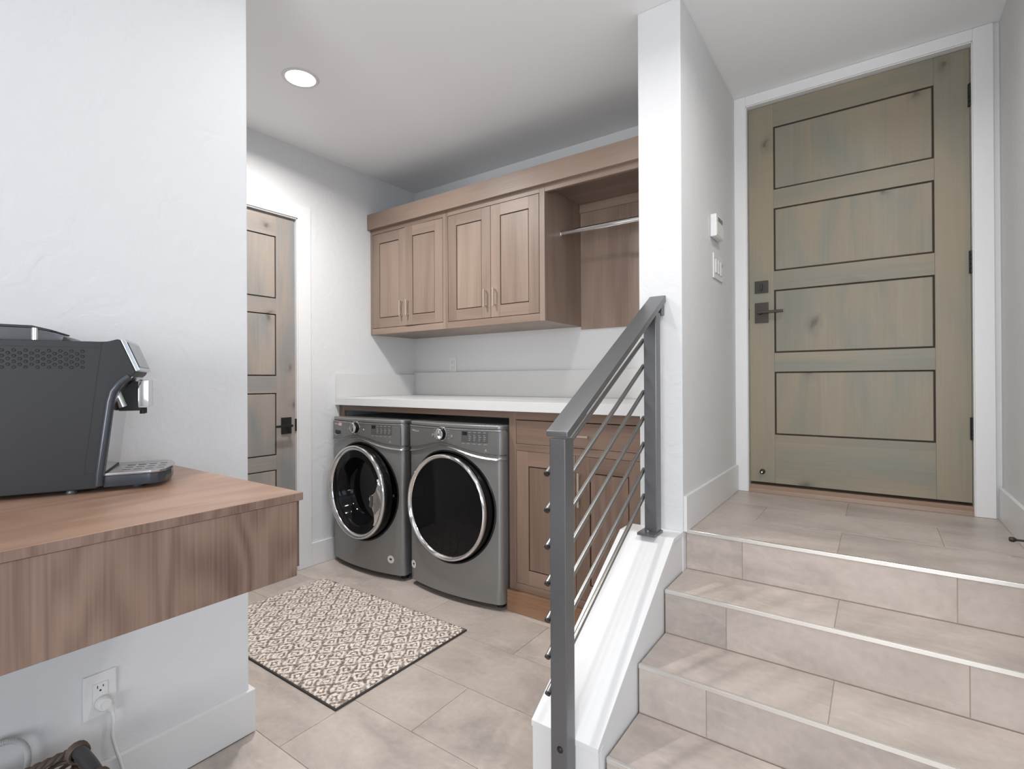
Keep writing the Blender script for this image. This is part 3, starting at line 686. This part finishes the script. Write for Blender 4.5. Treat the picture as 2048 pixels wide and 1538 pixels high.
    def mark(xa, za, w_, h_):
        p = front(xa, za, 0.0074); q = front(xa+w_, za, 0.0074)
        v = [bi.verts.new(c) for c in (p, q, q+Vector((0, 0, h_)), p+Vector((0, 0, h_)))]; bi.faces.new(v)
    for i in range(4):
        for j in range(4): mark(0.156+i*0.030, 0.897+j*0.0095, 0.010+0.006*((i*3+j) % 3)/2, 0.0022)
        mark(0.154+i*0.030, 0.9405, 0.018, 0.0022)
    for i in range(5): mark(0.112+i*0.034, 0.8785, 0.018, 0.0022)
    for i in range(4):
        mark(kx-0.062, kz-0.022+i*0.015, 0.012, 0.0018); mark(kx+0.047, kz-0.022+i*0.015, 0.014, 0.0018)
    mark(0.25, 0.842, 0.020, 0.002); mark(0.256, 0.847, 0.007, 0.007)
    obj('printed_marks', bi, M['ink'], cp, kind='stuff')
    me = text_mesh('Whirlpool', 0.017); lx = -0.272
    p = front(lx, 0.934 if washer else 0.926, 0.0068)
    o = obj('logo', me, M['ink'], cp, loc=p, rot=(math.radians(90), 0, math.atan(2*SAG*lx/HWD**2)))
    if washer:
        patch('detergent_drawer', -0.300, -0.195, 0.853, 0.950, 0.0064, M['panelgrey'])
        patch('drawer_pull_recess', -0.296, -0.215, 0.868, 0.894, 0.0072, M['rubber'])
        bb = bmesh.new()
        for i in range(9):
            pass
        tube(bb, [front(-0.296+0.081*i/8, 0.868-0.006*math.sin(math.pi*i/8), 0.010) for i in range(9)], 0.004, 8); obj('drawer_pull_lip', bb, M['band'], cp, smooth=60)
        patch('energy_sticker', -0.242, -0.202, 0.926, 0.946, 0.0076, M['sticker_pink'])
    # dark opening behind the door
    b = bmesh.new(); inner = []
    N2 = 96
    for k in range(N2):
        a = 2*math.pi*k/N2; c, s = math.cos(a), math.sin(a)
        inner.append([b.verts.new(front((RH+0.003)*c, ZC+(RH+0.003)*s, 0.0005)), b.verts.new(front((RH-0.006)*c, ZC+(RH-0.006)*s, 0.003)), b.verts.new(((RH-0.014)*c, 0.018, ZC+(RH-0.014)*s)), b.verts.new((0.23*c, 0.022, ZC+0.23*s)), b.verts.new((0.21*c, 0.10, ZC+0.21*s))])
    for k in range(N2):
        A, C = inner[k], inner[(k+1) % N2]
        for j in range(4): b.faces.new((A[j], C[j], C[j+1], A[j+1]))
    obj('door_surround', fix(b), M['blackgloss'], t, smooth=50)
    # drum
    b = bmesh.new(); lathe(b, [(0.21, 0.10), (0.25, 0.12), (0.25, 0.50), (0, 0.52)], 64, 'y', (0, 0, ZC)); obj('drum', fix(b), M['steel'], t, smooth=50)
    if washer:
        b = bmesh.new(); box(b, 0.276, 0.292, -0.035, 0.012, ZC-0.005, ZC+0.010, bev=0.002); box(b, 0.276, 0.290, -0.02, 0.012, ZC+0.030, ZC+0.037, bev=0.001); obj('door_latch', b, M['chrome'], t)
    # door, hinged on the left
    hx, hy = -0.296, -0.02
    dpar = thing  # noqa
    b = bmesh.new(); o_ = (-hx, -hy, ZC)
    lathe(b, [(0.285, -0.004), (0.297, -0.012), (0.297, -0.052), (0.292, -0.0625)], 96, 'y', o_)
    lathe(b, [(0.285, -0.004), (0.24, -0.004)], 96, 'y', o_)
    d = obj('door', fix(b), M['blackgloss'], t, smooth=50); d.location = (hx, hy, 0)
    d.rotation_euler = (0, 0, math.radians(-3.2 if washer else -0.6))
    b = bmesh.new(); wid = 0.026 if washer else 0.021
    lathe(b, [(0.293, -0.058), (0.2945, -0.068), (0.290, -0.0765), (0.282, -0.080), (0.293-wid+0.004, -0.077), (0.293-wid-0.004, -0.064), (0.293-wid-0.006, -0.058)], 96, 'y', o_)
    obj('chrome_ring', fix(b), M['chrome'], d, smooth=50)
    b = bmesh.new(); r0 = 0.293-wid-0.004
    lathe(b, [(r0, -0.062), (r0-0.045, -0.060), (r0-0.056, -0.048), (r0-0.066, 0.020), (r0-0.085, 0.045), (0.10, 0.062), (0, 0.066)] if washer else
             [(r0, -0.062), (r0-0.07, -0.0635), (r0-0.14, -0.0655), (0, -0.068)], 96, 'y', o_)
    obj('door_glass', fix(b), M['glass'], d, smooth=40)
    if washer:
        b = bmesh.new(); top, bot = [], []
        for i in range(41):
            a = math.radians(-40+64*i/40); k = math.cos((i/40-0.5)*math.pi)**2
            ro = 0.272; ri = ro-0.006-0.115*k
            row = []
            for q, dep in ((0, -0.076), (0.3, -0.083), (0.7, -0.086), (1, -0.074), (1.0, -0.058)):
                r = ro+(ri-ro)*q; row.append(b.verts.new((r*math.cos(a)+o_[0], dep+o_[1], r*math.sin(a)+ZC)))
            top.append(row)
        for A, C in zip(top[:-1], top[1:]):
            for j in range(4): b.faces.new((A[j], C[j], C[j+1], A[j+1]))
        obj('door_handle', fix(b), M['chrome'], d, smooth=50)
        b = bmesh.new(); rows = []
        for i in range(15):
            a = math.radians(-20+22*i/14); rows.append([b.verts.new((r*math.cos(a)+o_[0], -0.0872+o_[1], r*math.sin(a)+ZC)) for r in (0.178, 0.202)])
        for A, C in zip(rows[:-1], rows[1:]): b.faces.new((A[0], C[0], C[1], A[1]))
        obj('handle_recess', fix(b), M['steel'], d)
    # care sticker, kick gap, feet
    sx = 0.255 if washer else -0.305
    b = bmesh.new(); n = 28; cen = b.verts.new(front(sx, 0.128, 0.0014)); rr = [b.verts.new(front(sx+0.024*math.cos(2*math.pi*k/n), 0.128+0.024*math.sin(2*math.pi*k/n), 0.0014)) for k in range(n)]
    for k in range(n): b.faces.new((cen, rr[k], rr[(k+1) % n]))
    sk = obj('sticker', fix(b), M['sticker'], t, label='small round white sticker')
    b = bmesh.new()
    for (a, c, w_, h_) in ((-0.008, -0.004, 0.009, 0.011), (0.000, -0.007, 0.006, 0.012), (-0.004, 0.002, 0.014, 0.004)):
        v = [b.verts.new(front(sx+a+i*w_, 0.128+c+j*h_, 0.0019)) for i, j in ((0, 0), (1, 0), (1, 1), (0, 1))]; b.faces.new(v)
    obj('sticker_mark', fix(b), M['slot'], sk)
    for fx in (-0.29, 0.29):
        for fy in (0.06, 0.62):
            b = bmesh.new(); lathe(b, [(0, 0.0006), (0.022, 0.0006), (0.022, 0.012), (0.010, 0.016), (0.010, B)], 20, 'z', (fx, fy, 0)); obj('foot', fix(b), M['rubber'], t)
    return t
appliance('washing_machine', 'grey front-loading washer on the left with a chrome door grip', -2.690, 2.155, True)
appliance('tumble_dryer', 'grey front-loading dryer on the right beside the walnut drawer cabinet', -1.957, 2.170, False)

# ------------------------------------------------------------------ stair railing
t = thing('stair_railing', 'grey steel stair railing with seven sloping rods on the kerb wall', 'railing', (-0.725, 1.265, 0)); L = t.location
PX0, PX1 = -0.752, -0.701; SL = 0.594
zr = lambda y: 1.078+SL*(y-1.232)
b = bmesh.new(); th = 0.027
prism(b, [(1.232-L[1], zr(1.232)-0.0), (2.045-L[1], zr(2.045)), (2.045-L[1], zr(2.045)-th), (1.252-L[1], zr(1.252)-th), (1.232-L[1], zr(1.252)-th)], 'x', -0.760-L[0], -0.692-L[0], bev=0.004, seg=3)
obj('handrail', b, M['steel'], t, smooth=35)
b = bmesh.new(); box(b, PX0, PX1, 1.236, 1.2845, 0.001, zr(1.236)-th+0.004, bev=0.003, off=L); np_ = obj('post', b, M['steel'], t)
for z in (0.196, 0.075):
    b = bmesh.new(); lathe(b, [(0, -0.005), (0.004, -0.0055), (0.007, -0.004), (0.0095, -0.001), (0.0095, 0.0)], 20, 'y', (-0.7225-L[0], 1.236-L[1], z)); obj('bolt', fix(b), M['black'], np_, smooth=40)
b = bmesh.new(); box(b, -0.748, -0.698, 1.945, 1.993, LAND+0.011, zr(1.950)-th+0.006, bev=0.003, off=L); np_ = obj('post', b, M['steel'], t)
b = bmesh.new(); box(b, -0.764, -0.692, 1.905, 1.995, LAND+0.0015, LAND+0.0115, bev=0.002, off=L); bp_ = obj('base_plate', b, M['steel'], np_)
b = bmesh.new(); lathe(b, [(0, 0.010), (0.006, 0.010), (0.008, 0.004), (0.010, 0.003), (0.010, 0.0)], 18, 'z', (-0.728-L[0], 1.925-L[1], LAND+0.0115)); obj('bolt', fix(b), M['steel'], np_, smooth=40)
b = bmesh.new(); box(b, -0.735, -0.700, 2.016, 2.0485, zr(2.03)-th-0.045, zr(2.02)-th, bev=0.002, off=L); obj('wall_bracket', b, M['steel'], t)
for k in range(7):
    z0 = 0.964-0.1030*k; y0, y1 = 1.236, 1.975
    f = lambda y: z0+0.571*(y-1.2475)
    b = bmesh.new(); tube(b, [(-0.7605-L[0], y0-L[1], f(y0)), (-0.7605-L[0], (y0+y1)/2-L[1], f((y0+y1)/2)), (-0.7605-L[0], y1-L[1], f(y1))], 0.0078, 14)
    rd = obj('rod', b, M['rod'], t, smooth=50)
    b = bmesh.new(); tube(b, [(-0.7605-L[0], y0-L[1]-0.004*0.86, f(y0)-0.004*0.51), (-0.7605-L[0], y0-L[1]+0.001, f(y0)+0.0005)], 0.0084, 14); obj('rod_cap', b, M['black'], rd)

# ------------------------------------------------------------------ rug
RX0, RX1, RY0, RY1 = -2.785, -1.637, 1.166, 1.912
t = thing('rug', 'taupe and cream diamond pattern rug in front of the washer and dryer', 'rug', ((RX0+RX1)/2, (RY0+RY1)/2, 0.0))
W2, H2 = (RX1-RX0)/2, (RY1-RY0)/2
b = bmesh.new(); box(b, -W2, W2, -H2, H2, 0.0006, 0.0075, bev=0.002); obj('backing', b, M['rugedge'], t)
nx, ny = 384, 250; ix = 0.006
gx = np.linspace(-W2+ix, W2-ix, nx); gy = np.linspace(-H2+ix, H2-ix, ny); GX, GY = np.meshgrid(gx, gy, indexing='ij')
CXp, CYp = 0.084, 0.100
wx = GX+0.004*np.sin(GY*95)+0.002*np.sin(GX*210+GY*60); wy = GY+0.004*np.sin(GX*88)
u = (wx+0.031)/CXp; v = (wy-0.015)/CYp
def lat(u, v):
    fu, fv = u-np.round(u), v-np.round(v); return np.abs(fu)+np.abs(fv)
dd = np.minimum(lat(u, v), lat(u+0.5, v+0.5))              # 0 at diamond centre, 0.5 at its edge
pat = np.where(dd < 0.115, 1.0, np.where(dd < 0.235, 0.20, np.where(dd < 0.40, 0.86, 0.26)))
ky, kx_ = 0.0078, 0.0062
loop = 0.5+0.5*np.cos(2*np.pi*GY/ky+1.6*np.sin(GX*330))*np.cos(2*np.pi*GX/kx_+2.2*np.sin(GY*260))
rn = np.random.rand(nx//3+2, ny//3+2); rnd = np.kron(rn, np.ones((3, 3)))[:nx, :ny]
val = np.clip(pat*0.74+0.50*(rnd-0.5)+0.28*(loop-0.5)+0.12, 0, 1)
Z = 0.0075+0.0012*pat+0.0034*loop+0.0022*rnd
Z[0, :] = Z[-1, :] = Z[:, 0] = Z[:, -1] = 0.006
me = bpy.data.meshes.new('pile'); co = np.stack([GX, GY, Z], -1).reshape(-1, 3)
idx = np.arange(nx*ny).reshape(nx, ny); fc = np.stack([idx[:-1, :-1], idx[1:, :-1], idx[1:, 1:], idx[:-1, 1:]], -1).reshape(-1, 4)
me.vertices.add(len(co)); me.vertices.foreach_set('co', co.ravel()); me.loops.add(fc.size); me.loops.foreach_set('vertex_index', fc.ravel())
me.polygons.add(len(fc)); me.polygons.foreach_set('loop_start', np.arange(0, fc.size, 4)); me.update(calc_edges=True)
at = me.attributes.new('yarn', 'FLOAT', 'POINT'); at.data.foreach_set('value', val.ravel())
mr = mat('rug_yarn', (0.4, 0.36, 0.32), 0.95, spec=0.1); q = NB(mr); an = q.n('ShaderNodeAttribute', attribute_name='yarn')
rp = q.ramp([(0.05, (0.13, 0.105, 0.09)), (0.35, (0.29, 0.245, 0.215)), (0.60, (0.60, 0.525, 0.47)), (1.0, (0.86, 0.78, 0.71))]); q.l(an, 'Fac', rp, 0); q.l(rp, 0, q.b, 'Base Color'); M['rug'] = mr
obj('pile', me, M['rug'], t, smooth=180, kind='stuff')

# ------------------------------------------------------------------ floating walnut shelf
SZ = 0.965
t = thing('floating_shelf', 'floating walnut counter carrying the coffee machine', 'shelf', (XW, 0.2, 0.77)); L = t.location
SX1, SY0, SY1 = -1.082, -1.2, 0.686
b = bmesh.new(); box(b, XW+0.001, SX1, SY0, SY1, SZ-0.018, SZ, bev=0.0008, seg=1, off=L); obj('top_board', b, M['shelf_y'], t)
b = bmesh.new(); box(b, SX1-0.018, SX1-0.002, SY0, SY1-0.014, 0.776, SZ-0.0185, bev=0.0008, seg=1, off=L); obj('apron', b, M['shelf_v'], t)
b = bmesh.new(); box(b, XW+0.001, SX1-0.012, SY1-0.0135, SY1-0.002, 0.793, SZ-0.0185, bev=0.0008, seg=1, off=L); obj('end_panel', b, M['shelf_v'], t)
b = bmesh.new(); box(b, SX1-0.0015, SX1+0.0005, SY0, SY1, SZ-0.0172, SZ-0.0008, off=L); obj('edge_banding', b, M['shelf_v'], t)
b = bmesh.new(); box(b, XW+0.001, XW+0.02, SY0, SY1-0.014, 0.80, SZ-0.0185, off=L); obj('wall_batten', b, M['shelf_v'], t)

# ------------------------------------------------------------------ coffee machine (local: x forwards, y towards the wall, z up)
ang = math.atan2(0.903, 0.43)
t = thing('coffee_machine', 'black bean-to-cup coffee machine with silver drip tray on the walnut shelf', 'coffee machine', (-1.466, 0.42, SZ), ang)
WD = 0.205; F0 = -0.27
side = [(F0, 0.010), (-0.012, 0.010), (-0.002, 0.018), (0.001, 0.045), (0.020, 0.210), (0.026, 0.236), (0.040, 0.256), (0.060, 0.274), (0.063, 0.281), (0.034, 0.355), (0.028, 0.357), (0.010, 0.351), (-0.005, 0.350), (F0, 0.350)]
b = bmesh.new(); prism(b, side, 'y', 0.0, WD, bev=0.004, seg=3); obj('body', b, M['machine'], t, smooth=35)
b = bmesh.new()   # rounded front rim along the near edge
tube(b, [(-0.008, 0.004, 0.016), (-0.006, 0.002, 0.045), (0.004, 0.002, 0.13), (0.0135, 0.002, 0.21), (0.019, 0.002, 0.234), (0.032, 0.002, 0.254), (0.050, 0.003, 0.270)], 0.0085, 14)
obj('front_rim', b, M['machine_rim'], t, smooth=60)
b = bmesh.new()   # side seams
for p, q_ in (((-0.001, 0.349), (-0.034, 0.046)), ((-0.034, 0.046), (-0.002, 0.046)), ((F0, 0.336), (-0.0025, 0.336))):
    p, q_ = Vector((p[0], 0, p[1])), Vector((q_[0], 0, q_[1])); n_ = (q_-p).normalized(); s_ = Vector((-n_.z, 0, n_.x))*0.0008
    v = [b.verts.new(c+Vector((0, -0.0004, 0))) for c in (p-s_, q_-s_, q_+s_, p+s_)]; b.faces.new(v)
obj('seam_lines', fix(b), M['slot'], t)
b = bmesh.new()
for r in range(7):
    for c in range(12):
        x_ = -0.036-c*0.0195-(0.0097 if r % 2 else 0); z_ = 0.327-r*0.0062
        lathe(b, [(0, -0.0003), (0.0020, -0.0003), (0.0032, -0.0012), (0.0036, 0.0)], 10, 'y', (x_, 0, z_))
obj('vent_dimples', fix(b), M['machine'], t, kind='stuff')
b = bmesh.new(); prism(b, [(F0, 0.3505), (-0.078, 0.3505), (-0.074, 0.363), (-0.10, 0.372), (-0.135, 0.379), (F0, 0.381)], 'y', 0.028, WD-0.02, bev=0.003); ld = obj('bean_hopper', b, M['smoke'], t, smooth=35)
b = bmesh.new(); prism(b, [(F0, 0.3812), (-0.135, 0.3792), (-0.098, 0.3722), (-0.096, 0.376), (-0.13, 0.3845), (F0, 0.387)], 'y', 0.026, WD-0.018, bev=0.0012); obj('hopper_lid', b, M['machine'], ld)
b = bmesh.new(); tube(b, [(-0.125, 0.032, 0.352), (-0.125, 0.032, 0.379)], 0.008, 14); obj('hopper_corner', b, M['silver'], ld, smooth=60)
# chrome bezel of the sloped front display
def front_plate(a0, a1, y0_, y1_, d0, d1):
    p, q_ = Vector((0.034, 0, 0.355)), Vector((0.063, 0, 0.281)); e_ = q_-p; nn = Vector((-e_.z, 0, e_.x)).normalized()
    if nn.x < 0: nn = -nn
    bb = bmesh.new(); P_ = [p+e_*a0+nn*d0, p+e_*a1+nn*d0, p+e_*a1+nn*d1, p+e_*a0+nn*d1]
    prism(bb, [(c.x, c.z) for c in P_], 'y', y0_, y1_, bev=0.0012); return bb
obj('display_bezel', front_plate(0.0, 1.0, 0.0, WD, 0.0005, 0.009), M['silver'], t)
obj('display_screen', front_plate(0.1, 0.9, 0.012, WD-0.012, 0.0092, 0.0105), M['smoke'], t)
# brushed cup bay, spout, milk pipe
b = bmesh.new(); prism(b, [(0.004, 0.047), (0.021, 0.205), (0.030, 0.236), (0.044, 0.256), (0.056, 0.268), (0.052, 0.272), (0.030, 0.255), (0.016, 0.21), (0.0, 0.05)], 'y', 0.012, WD-0.012); obj('cup_bay_panel', b, M['silver'], t, smooth=35)
b = bmesh.new(); prism(b, [(0.020, 0.185), (0.066, 0.185), (0.066, 0.258), (0.048, 0.258), (0.026, 0.235)], 'y', 0.060, 0.145, bev=0.004); sp_ = obj('spout_body', b, M['rubber'], t)
b = bmesh.new(); box(b, 0.060, 0.082, 0.058, 0.147, 0.192, 0.262, bev=0.005); obj('spout_cover', b, M['chrome'], sp_, smooth=40)
for yy in (0.088, 0.118):
    b = bmesh.new(); tube(b, [(0.066, yy, 0.194), (0.066, yy, 0.176)], 0.006, 12); obj('nozzle', b, M['black'], sp_)
b = bmesh.new(); tube(b, [(0.020, 0.035, 0.236), (0.034, 0.035, 0.196)], 0.0085, 16); obj('steam_wand', b, M['silver'], t, smooth=60)
# drip tray
tp = [(0.0, 0.006), (0.088, 0.006), (0.106, 0.012), (0.118, 0.030), (0.128, 0.075), (0.128, 0.130), (0.118, 0.176), (0.100, 0.196), (0.0, WD-0.006)]
b = bmesh.new(); prism(b, tp, 'z', 0.010, 0.036, bev=0.004, seg=2); tr = obj('drip_tray', b, M['machine_rim'], t, smooth=40)
b = bmesh.new(); prism(b, [(x_*1.015+0.001 if x_ > 0.05 else x_, y_) for x_, y_ in tp], 'z', 0.0362, 0.0425, bev=0.0018, seg=2); gt = obj('tray_grille', b, M['silver'], tr, smooth=40)
b = bmesh.new()
for i in range(4):
    for j in range(3): box(b, 0.030+i*0.023, 0.046+i*0.023, 0.045+j*0.04, 0.049+j*0.04, 0.0424, 0.0429)
obj('grille_slots', b, M['slot'], gt)
for x_, y_ in ((-0.06, 0.02), (-0.06, WD-0.02), (-0.24, 0.02), (-0.24, WD-0.02), (0.06, 0.05), (0.06, WD-0.05)):
    b = bmesh.new(); lathe(b, [(0, 0.0004), (0.009, 0.0004), (0.010, 0.003), (0.008, 0.0105)], 16, 'z', (x_, y_, 0)); obj('foot', fix(b), M['smoke'], t)

# ------------------------------------------------------------------ outlets, switches, keypad
def plate(bm, w_, h_, th=0.006, bev=0.0025): box(bm, -w_/2, w_/2, -th, 0, -h_/2, h_/2, bev=bev)
def slots(par, zc, y):
    b = bmesh.new(); box(b, -0.0075, -0.0055, y-0.0004, y+0.001, zc+0.001, zc+0.009); box(b, 0.0055, 0.0075, y-0.0004, y+0.001, zc+0.002, zc+0.008)
    lathe(b, [(0, y-0.0004), (0.0027, y-0.0004), (0.0027, y+0.001)], 14, 'y', (0, 0, zc-0.006)); obj('slots', fix(b), M['slot'], par)
# coffee-wall outlet faces +x
t = thing('wall_outlet', 'white decorator outlet with a plug in its lower socket below the shelf', 'outlet', (XW+0.0005, 0.504, 0.344), math.radians(90))
b = bmesh.new(); plate(b, 0.076, 0.121); pl = obj('cover_plate', b, M['plastic'], t)
b = bmesh.new(); box(b, -0.0175, 0.0175, -0.0085, -0.0062, -0.034, 0.034, bev=0.0015); rc = obj('receptacle', b, M['plastic'], t)
slots(rc, 0.019, -0.0085); slots(rc, -0.019, -0.0085)
b = bmesh.new(); box(b, 0.004, 0.013, -0.0095, -0.0083, -0.006, 0.004, bev=0.0005); obj('reset_button', b, M['plastic'], rc)
t = thing('power_cord', 'white appliance cord plugged into the outlet below the shelf', 'cord', (XW+0.0095, 0.508, 0.322))
b = bmesh.new(); lathe(b, [(0, 0.0005), (0.0175, 0.0005), (0.0195, 0.004), (0.0185, 0.018), (0.0155, 0.023), (0.011, 0.0235), (0.010, 0.022), (0, 0.022)], 32, 'x', (0, 0, 0)); obj('plug', fix(b), M['plastic'], t, smooth=40)
b = bmesh.new(); tube(b, [(0.012, 0.004, -0.004), (0.013, 0.014, -0.017), (0.013, 0.018, -0.026)], 0.009, 12, rfun=lambda i: (0.012, 0.0095, 0.008)[i]); obj('strain_relief', b, M['plastic'], t, smooth=50)
def spline(P, n=12):
    P = [Vector(p) for p in P]; out = []
    for i in range(len(P)-1):
        p0, p1, p2, p3 = P[max(i-1, 0)], P[i], P[i+1], P[min(i+2, len(P)-1)]
        for k in range(n):
            s = k/n; out.append(0.5*((2*p1)+(p2-p0)*s+(2*p0-5*p1+4*p2-p3)*s*s+(3*p1-p0-3*p2+p3)*s**3))
    return out+[P[-1]]
b = bmesh.new(); tube(b, spline([(0.013, 0.018, -0.024), (0.016, 0.022, -0.055), (0.017, 0.018, -0.095), (0.018, 0.026, -0.140), (0.020, 0.040, -0.200), (0.03, 0.048, -0.27), (0.06, 0.05, -0.3135), (0.16, 0.06, -0.3165), (0.32, 0.09, -0.3165)]), 0.0046, 10); obj('cable', b, M['plastic'], t, smooth=60)
t = thing('ribbed_hose', 'pale grey ribbed flexible hose looping behind the wicker basket', 'hose', (XW+0.03, 0.25, 0.0))
pts = spline([(0.0, -0.10, 0.30), (0.0, 0.0, 0.334), (0, 0.05, 0.334), (0, 0.082, 0.320), (0.0, 0.098, 0.285), (0.0, 0.096, 0.235), (0.0, 0.085, 0.15), (0.0, 0.07, 0.0055)], 26)
b = bmesh.new(); tube(b, pts, 0.007, 12, rfun=lambda i: 0.0072 if i % 2 else 0.0058); obj('hose', b, M['cordgrey'], t)
# backsplash outlet
t = thing('wall_outlet', 'small white outlet on the back wall above the counter', 'outlet', (-2.652, YB-0.0005, 1.342))
b = bmesh.new(); plate(b, 0.074, 0.119); obj('cover_plate', b, M['plastic'], t)
b = bmesh.new(); box(b, -0.0165, 0.0165, -0.0085, -0.0062, -0.0335, 0.0335, bev=0.0015); rc = obj('receptacle', b, M['plastic'], t); slots(rc, 0.019, -0.0085); slots(rc, -0.019, -0.0085)
# switches and keypad on the landing wall (face +x)
t = thing('light_switch', 'white three-gang rocker switch plate under the keypad', 'switch', (XC1+0.0005, 2.606, 1.760), math.radians(90))
b = bmesh.new(); plate(b, 0.172, 0.118); obj('cover_plate', b, M['plastic'], t)
for i in range(3):
    b = bmesh.new(); box(b, -0.063+i*0.046, -0.029+i*0.046, -0.0105, -0.0062, -0.033, 0.033, bev=0.0018); rk = obj('rocker', b, M['plastic'], t)
    if i == 2:
        b = bmesh.new(); box(b, -0.063+i*0.046+0.024, -0.063+i*0.046+0.030, -0.0112, -0.0104, 0.008, 0.026); obj('indicator', b, M['slot'], rk)
t = thing('alarm_keypad', 'white wall keypad with a small grey display beside the entry door', 'keypad', (XC1+0.0005, 2.545, 1.937), math.radians(90))
b = bmesh.new(); box(b, -0.066, 0.066, -0.028, 0, -0.052, 0.052, bev=0.005, seg=3); kb = obj('housing', b, M['plastic'], t, smooth=40)
b = bmesh.new(); box(b, -0.036, 0.05, -0.0288, -0.0275, 0.022, 0.042); obj('display', b, mat('grey_display', (0.18, 0.18, 0.175), 0.3), kb)
b = bmesh.new(); box(b, -0.058, 0.058, -0.0295, -0.0275, -0.045, 0.014, bev=0.002); obj('flip_cover', b, M['plastic'], kb)

# ------------------------------------------------------------------ door stop on the right baseboard
t = thing('door_stop', 'black spring door stop with a metal tip on the right baseboard', 'door stop', (XR-0.0145, 2.37, 0.680))
b = bmesh.new(); lathe(b, [(0, -0.047), (0.0035, -0.045), (0.0035, -0.012), (0.011, -0.006), (0.012, -0.0005)], 18, 'x'); obj('stem', fix(b), M['black'], t, smooth=40)
b = bmesh.new(); lathe(b, [(0, -0.063), (0.006, -0.062), (0.0085, -0.057), (0.0085, -0.051), (0.0045, -0.043)], 18, 'x'); obj('tip', fix(b), M['bronze'], t, smooth=40)

# ------------------------------------------------------------------ wicker basket under the shelf
bx0, bx1, by0, by1, bz = -1.695, -1.30, 0.02, 0.428, 0.285
t = thing('wicker_basket', 'dark brown wicker basket on the floor under the shelf', 'basket', ((bx0+bx1)/2, (by0+by1)/2, 0)); L = t.location
hx_, hy_ = (bx1-bx0)/2, (by1-by0)/2
def strand(z, ph):
    P = []; tap = 0.86+0.14*z/bz
    seg = [((-1, -1), (1, -1)), ((1, -1), (1, 1)), ((1, 1), (-1, 1)), ((-1, 1), (-1, -1))]
    for (a, c) in seg:
        for k in range(34):
            s = k/34; x_ = (a[0]+(c[0]-a[0])*s)*hx_*tap; y_ = (a[1]+(c[1]-a[1])*s)*hy_*tap
            nrm = (0, a[1]) if a[1] == c[1] else (a[0], 0)
            o__ = 0.004*math.sin(s*math.pi*17+ph)
            P.append((x_+nrm[0]*(o__-0.008), y_+nrm[1]*(o__-0.008), z+random.uniform(-0.0012, 0.0012)))
    P.append(P[0]); return P
b = bmesh.new()
for i in range(22): tube(b, strand(0.010+i*0.0118, (i % 2)*math.pi), 0.0052, 5, cap=False)
obj('weave', b, M['wicker'], t, smooth=60, kind='stuff')
b = bmesh.new(); box(b, -hx_*0.86+0.012, hx_*0.86-0.012, -hy_*0.86+0.012, hy_*0.86-0.012, 0.001, 0.008); obj('bottom', b, M['wicker'], t)
b = bmesh.new()
R_ = []
for k in range(4):
    a, c = [((-1, -1), (1, -1)), ((1, -1), (1, 1)), ((1, 1), (-1, 1)), ((-1, 1), (-1, -1))][k]
    for j in range(48): R_.append(Vector(((a[0]+(c[0]-a[0])*j/48)*(hx_-0.006), (a[1]+(c[1]-a[1])*j/48)*(hy_-0.006), bz-0.012)))
R_.append(R_[0]); R_.append(R_[1])
for ph in range(3):
    P = []
    for i, p in enumerate(R_):
        a_ = i*0.9+ph*2*math.pi/3; tdir = (R_[min(i+1, len(R_)-1)]-R_[max(i-1, 0)]).normalized(); sd = tdir.cross(Vector((0, 0, 1)))
        P.append(p+sd*0.0055*math.cos(a_)+Vector((0, 0, 0.0055*math.sin(a_))))
    tube(b, P, 0.006, 6, cap=False)
obj('braided_rim', b, M['wicker2'], t, smooth=60)
for sy in (1, -1):
    y_ = sy*(hy_-0.006)
    b = bmesh.new(); tube(b, spline([(-hx_+0.02, y_, bz-0.006), (-hx_+0.05, y_, bz+0.004), (-hx_+0.14, y_, bz+0.006), (-hx_+0.20, y_, bz-0.004)], 8), 0.0155, 14); hd = obj('handle', b, M['handlegrey'], t, smooth=60)
    for xx in (-hx_+0.03, -hx_+0.185):
        b = bmesh.new()
        for q_ in range(4): 
            c_ = [Vector((xx+q_*0.006, y_+0.021*math.cos(2*math.pi*k/14), bz-0.002+0.021*math.sin(2*math.pi*k/14))) for k in range(15)]
            tube(b, c_, 0.0036, 5, cap=False)
        obj('handle_wrap', b, M['wicker2'], hd, smooth=60)
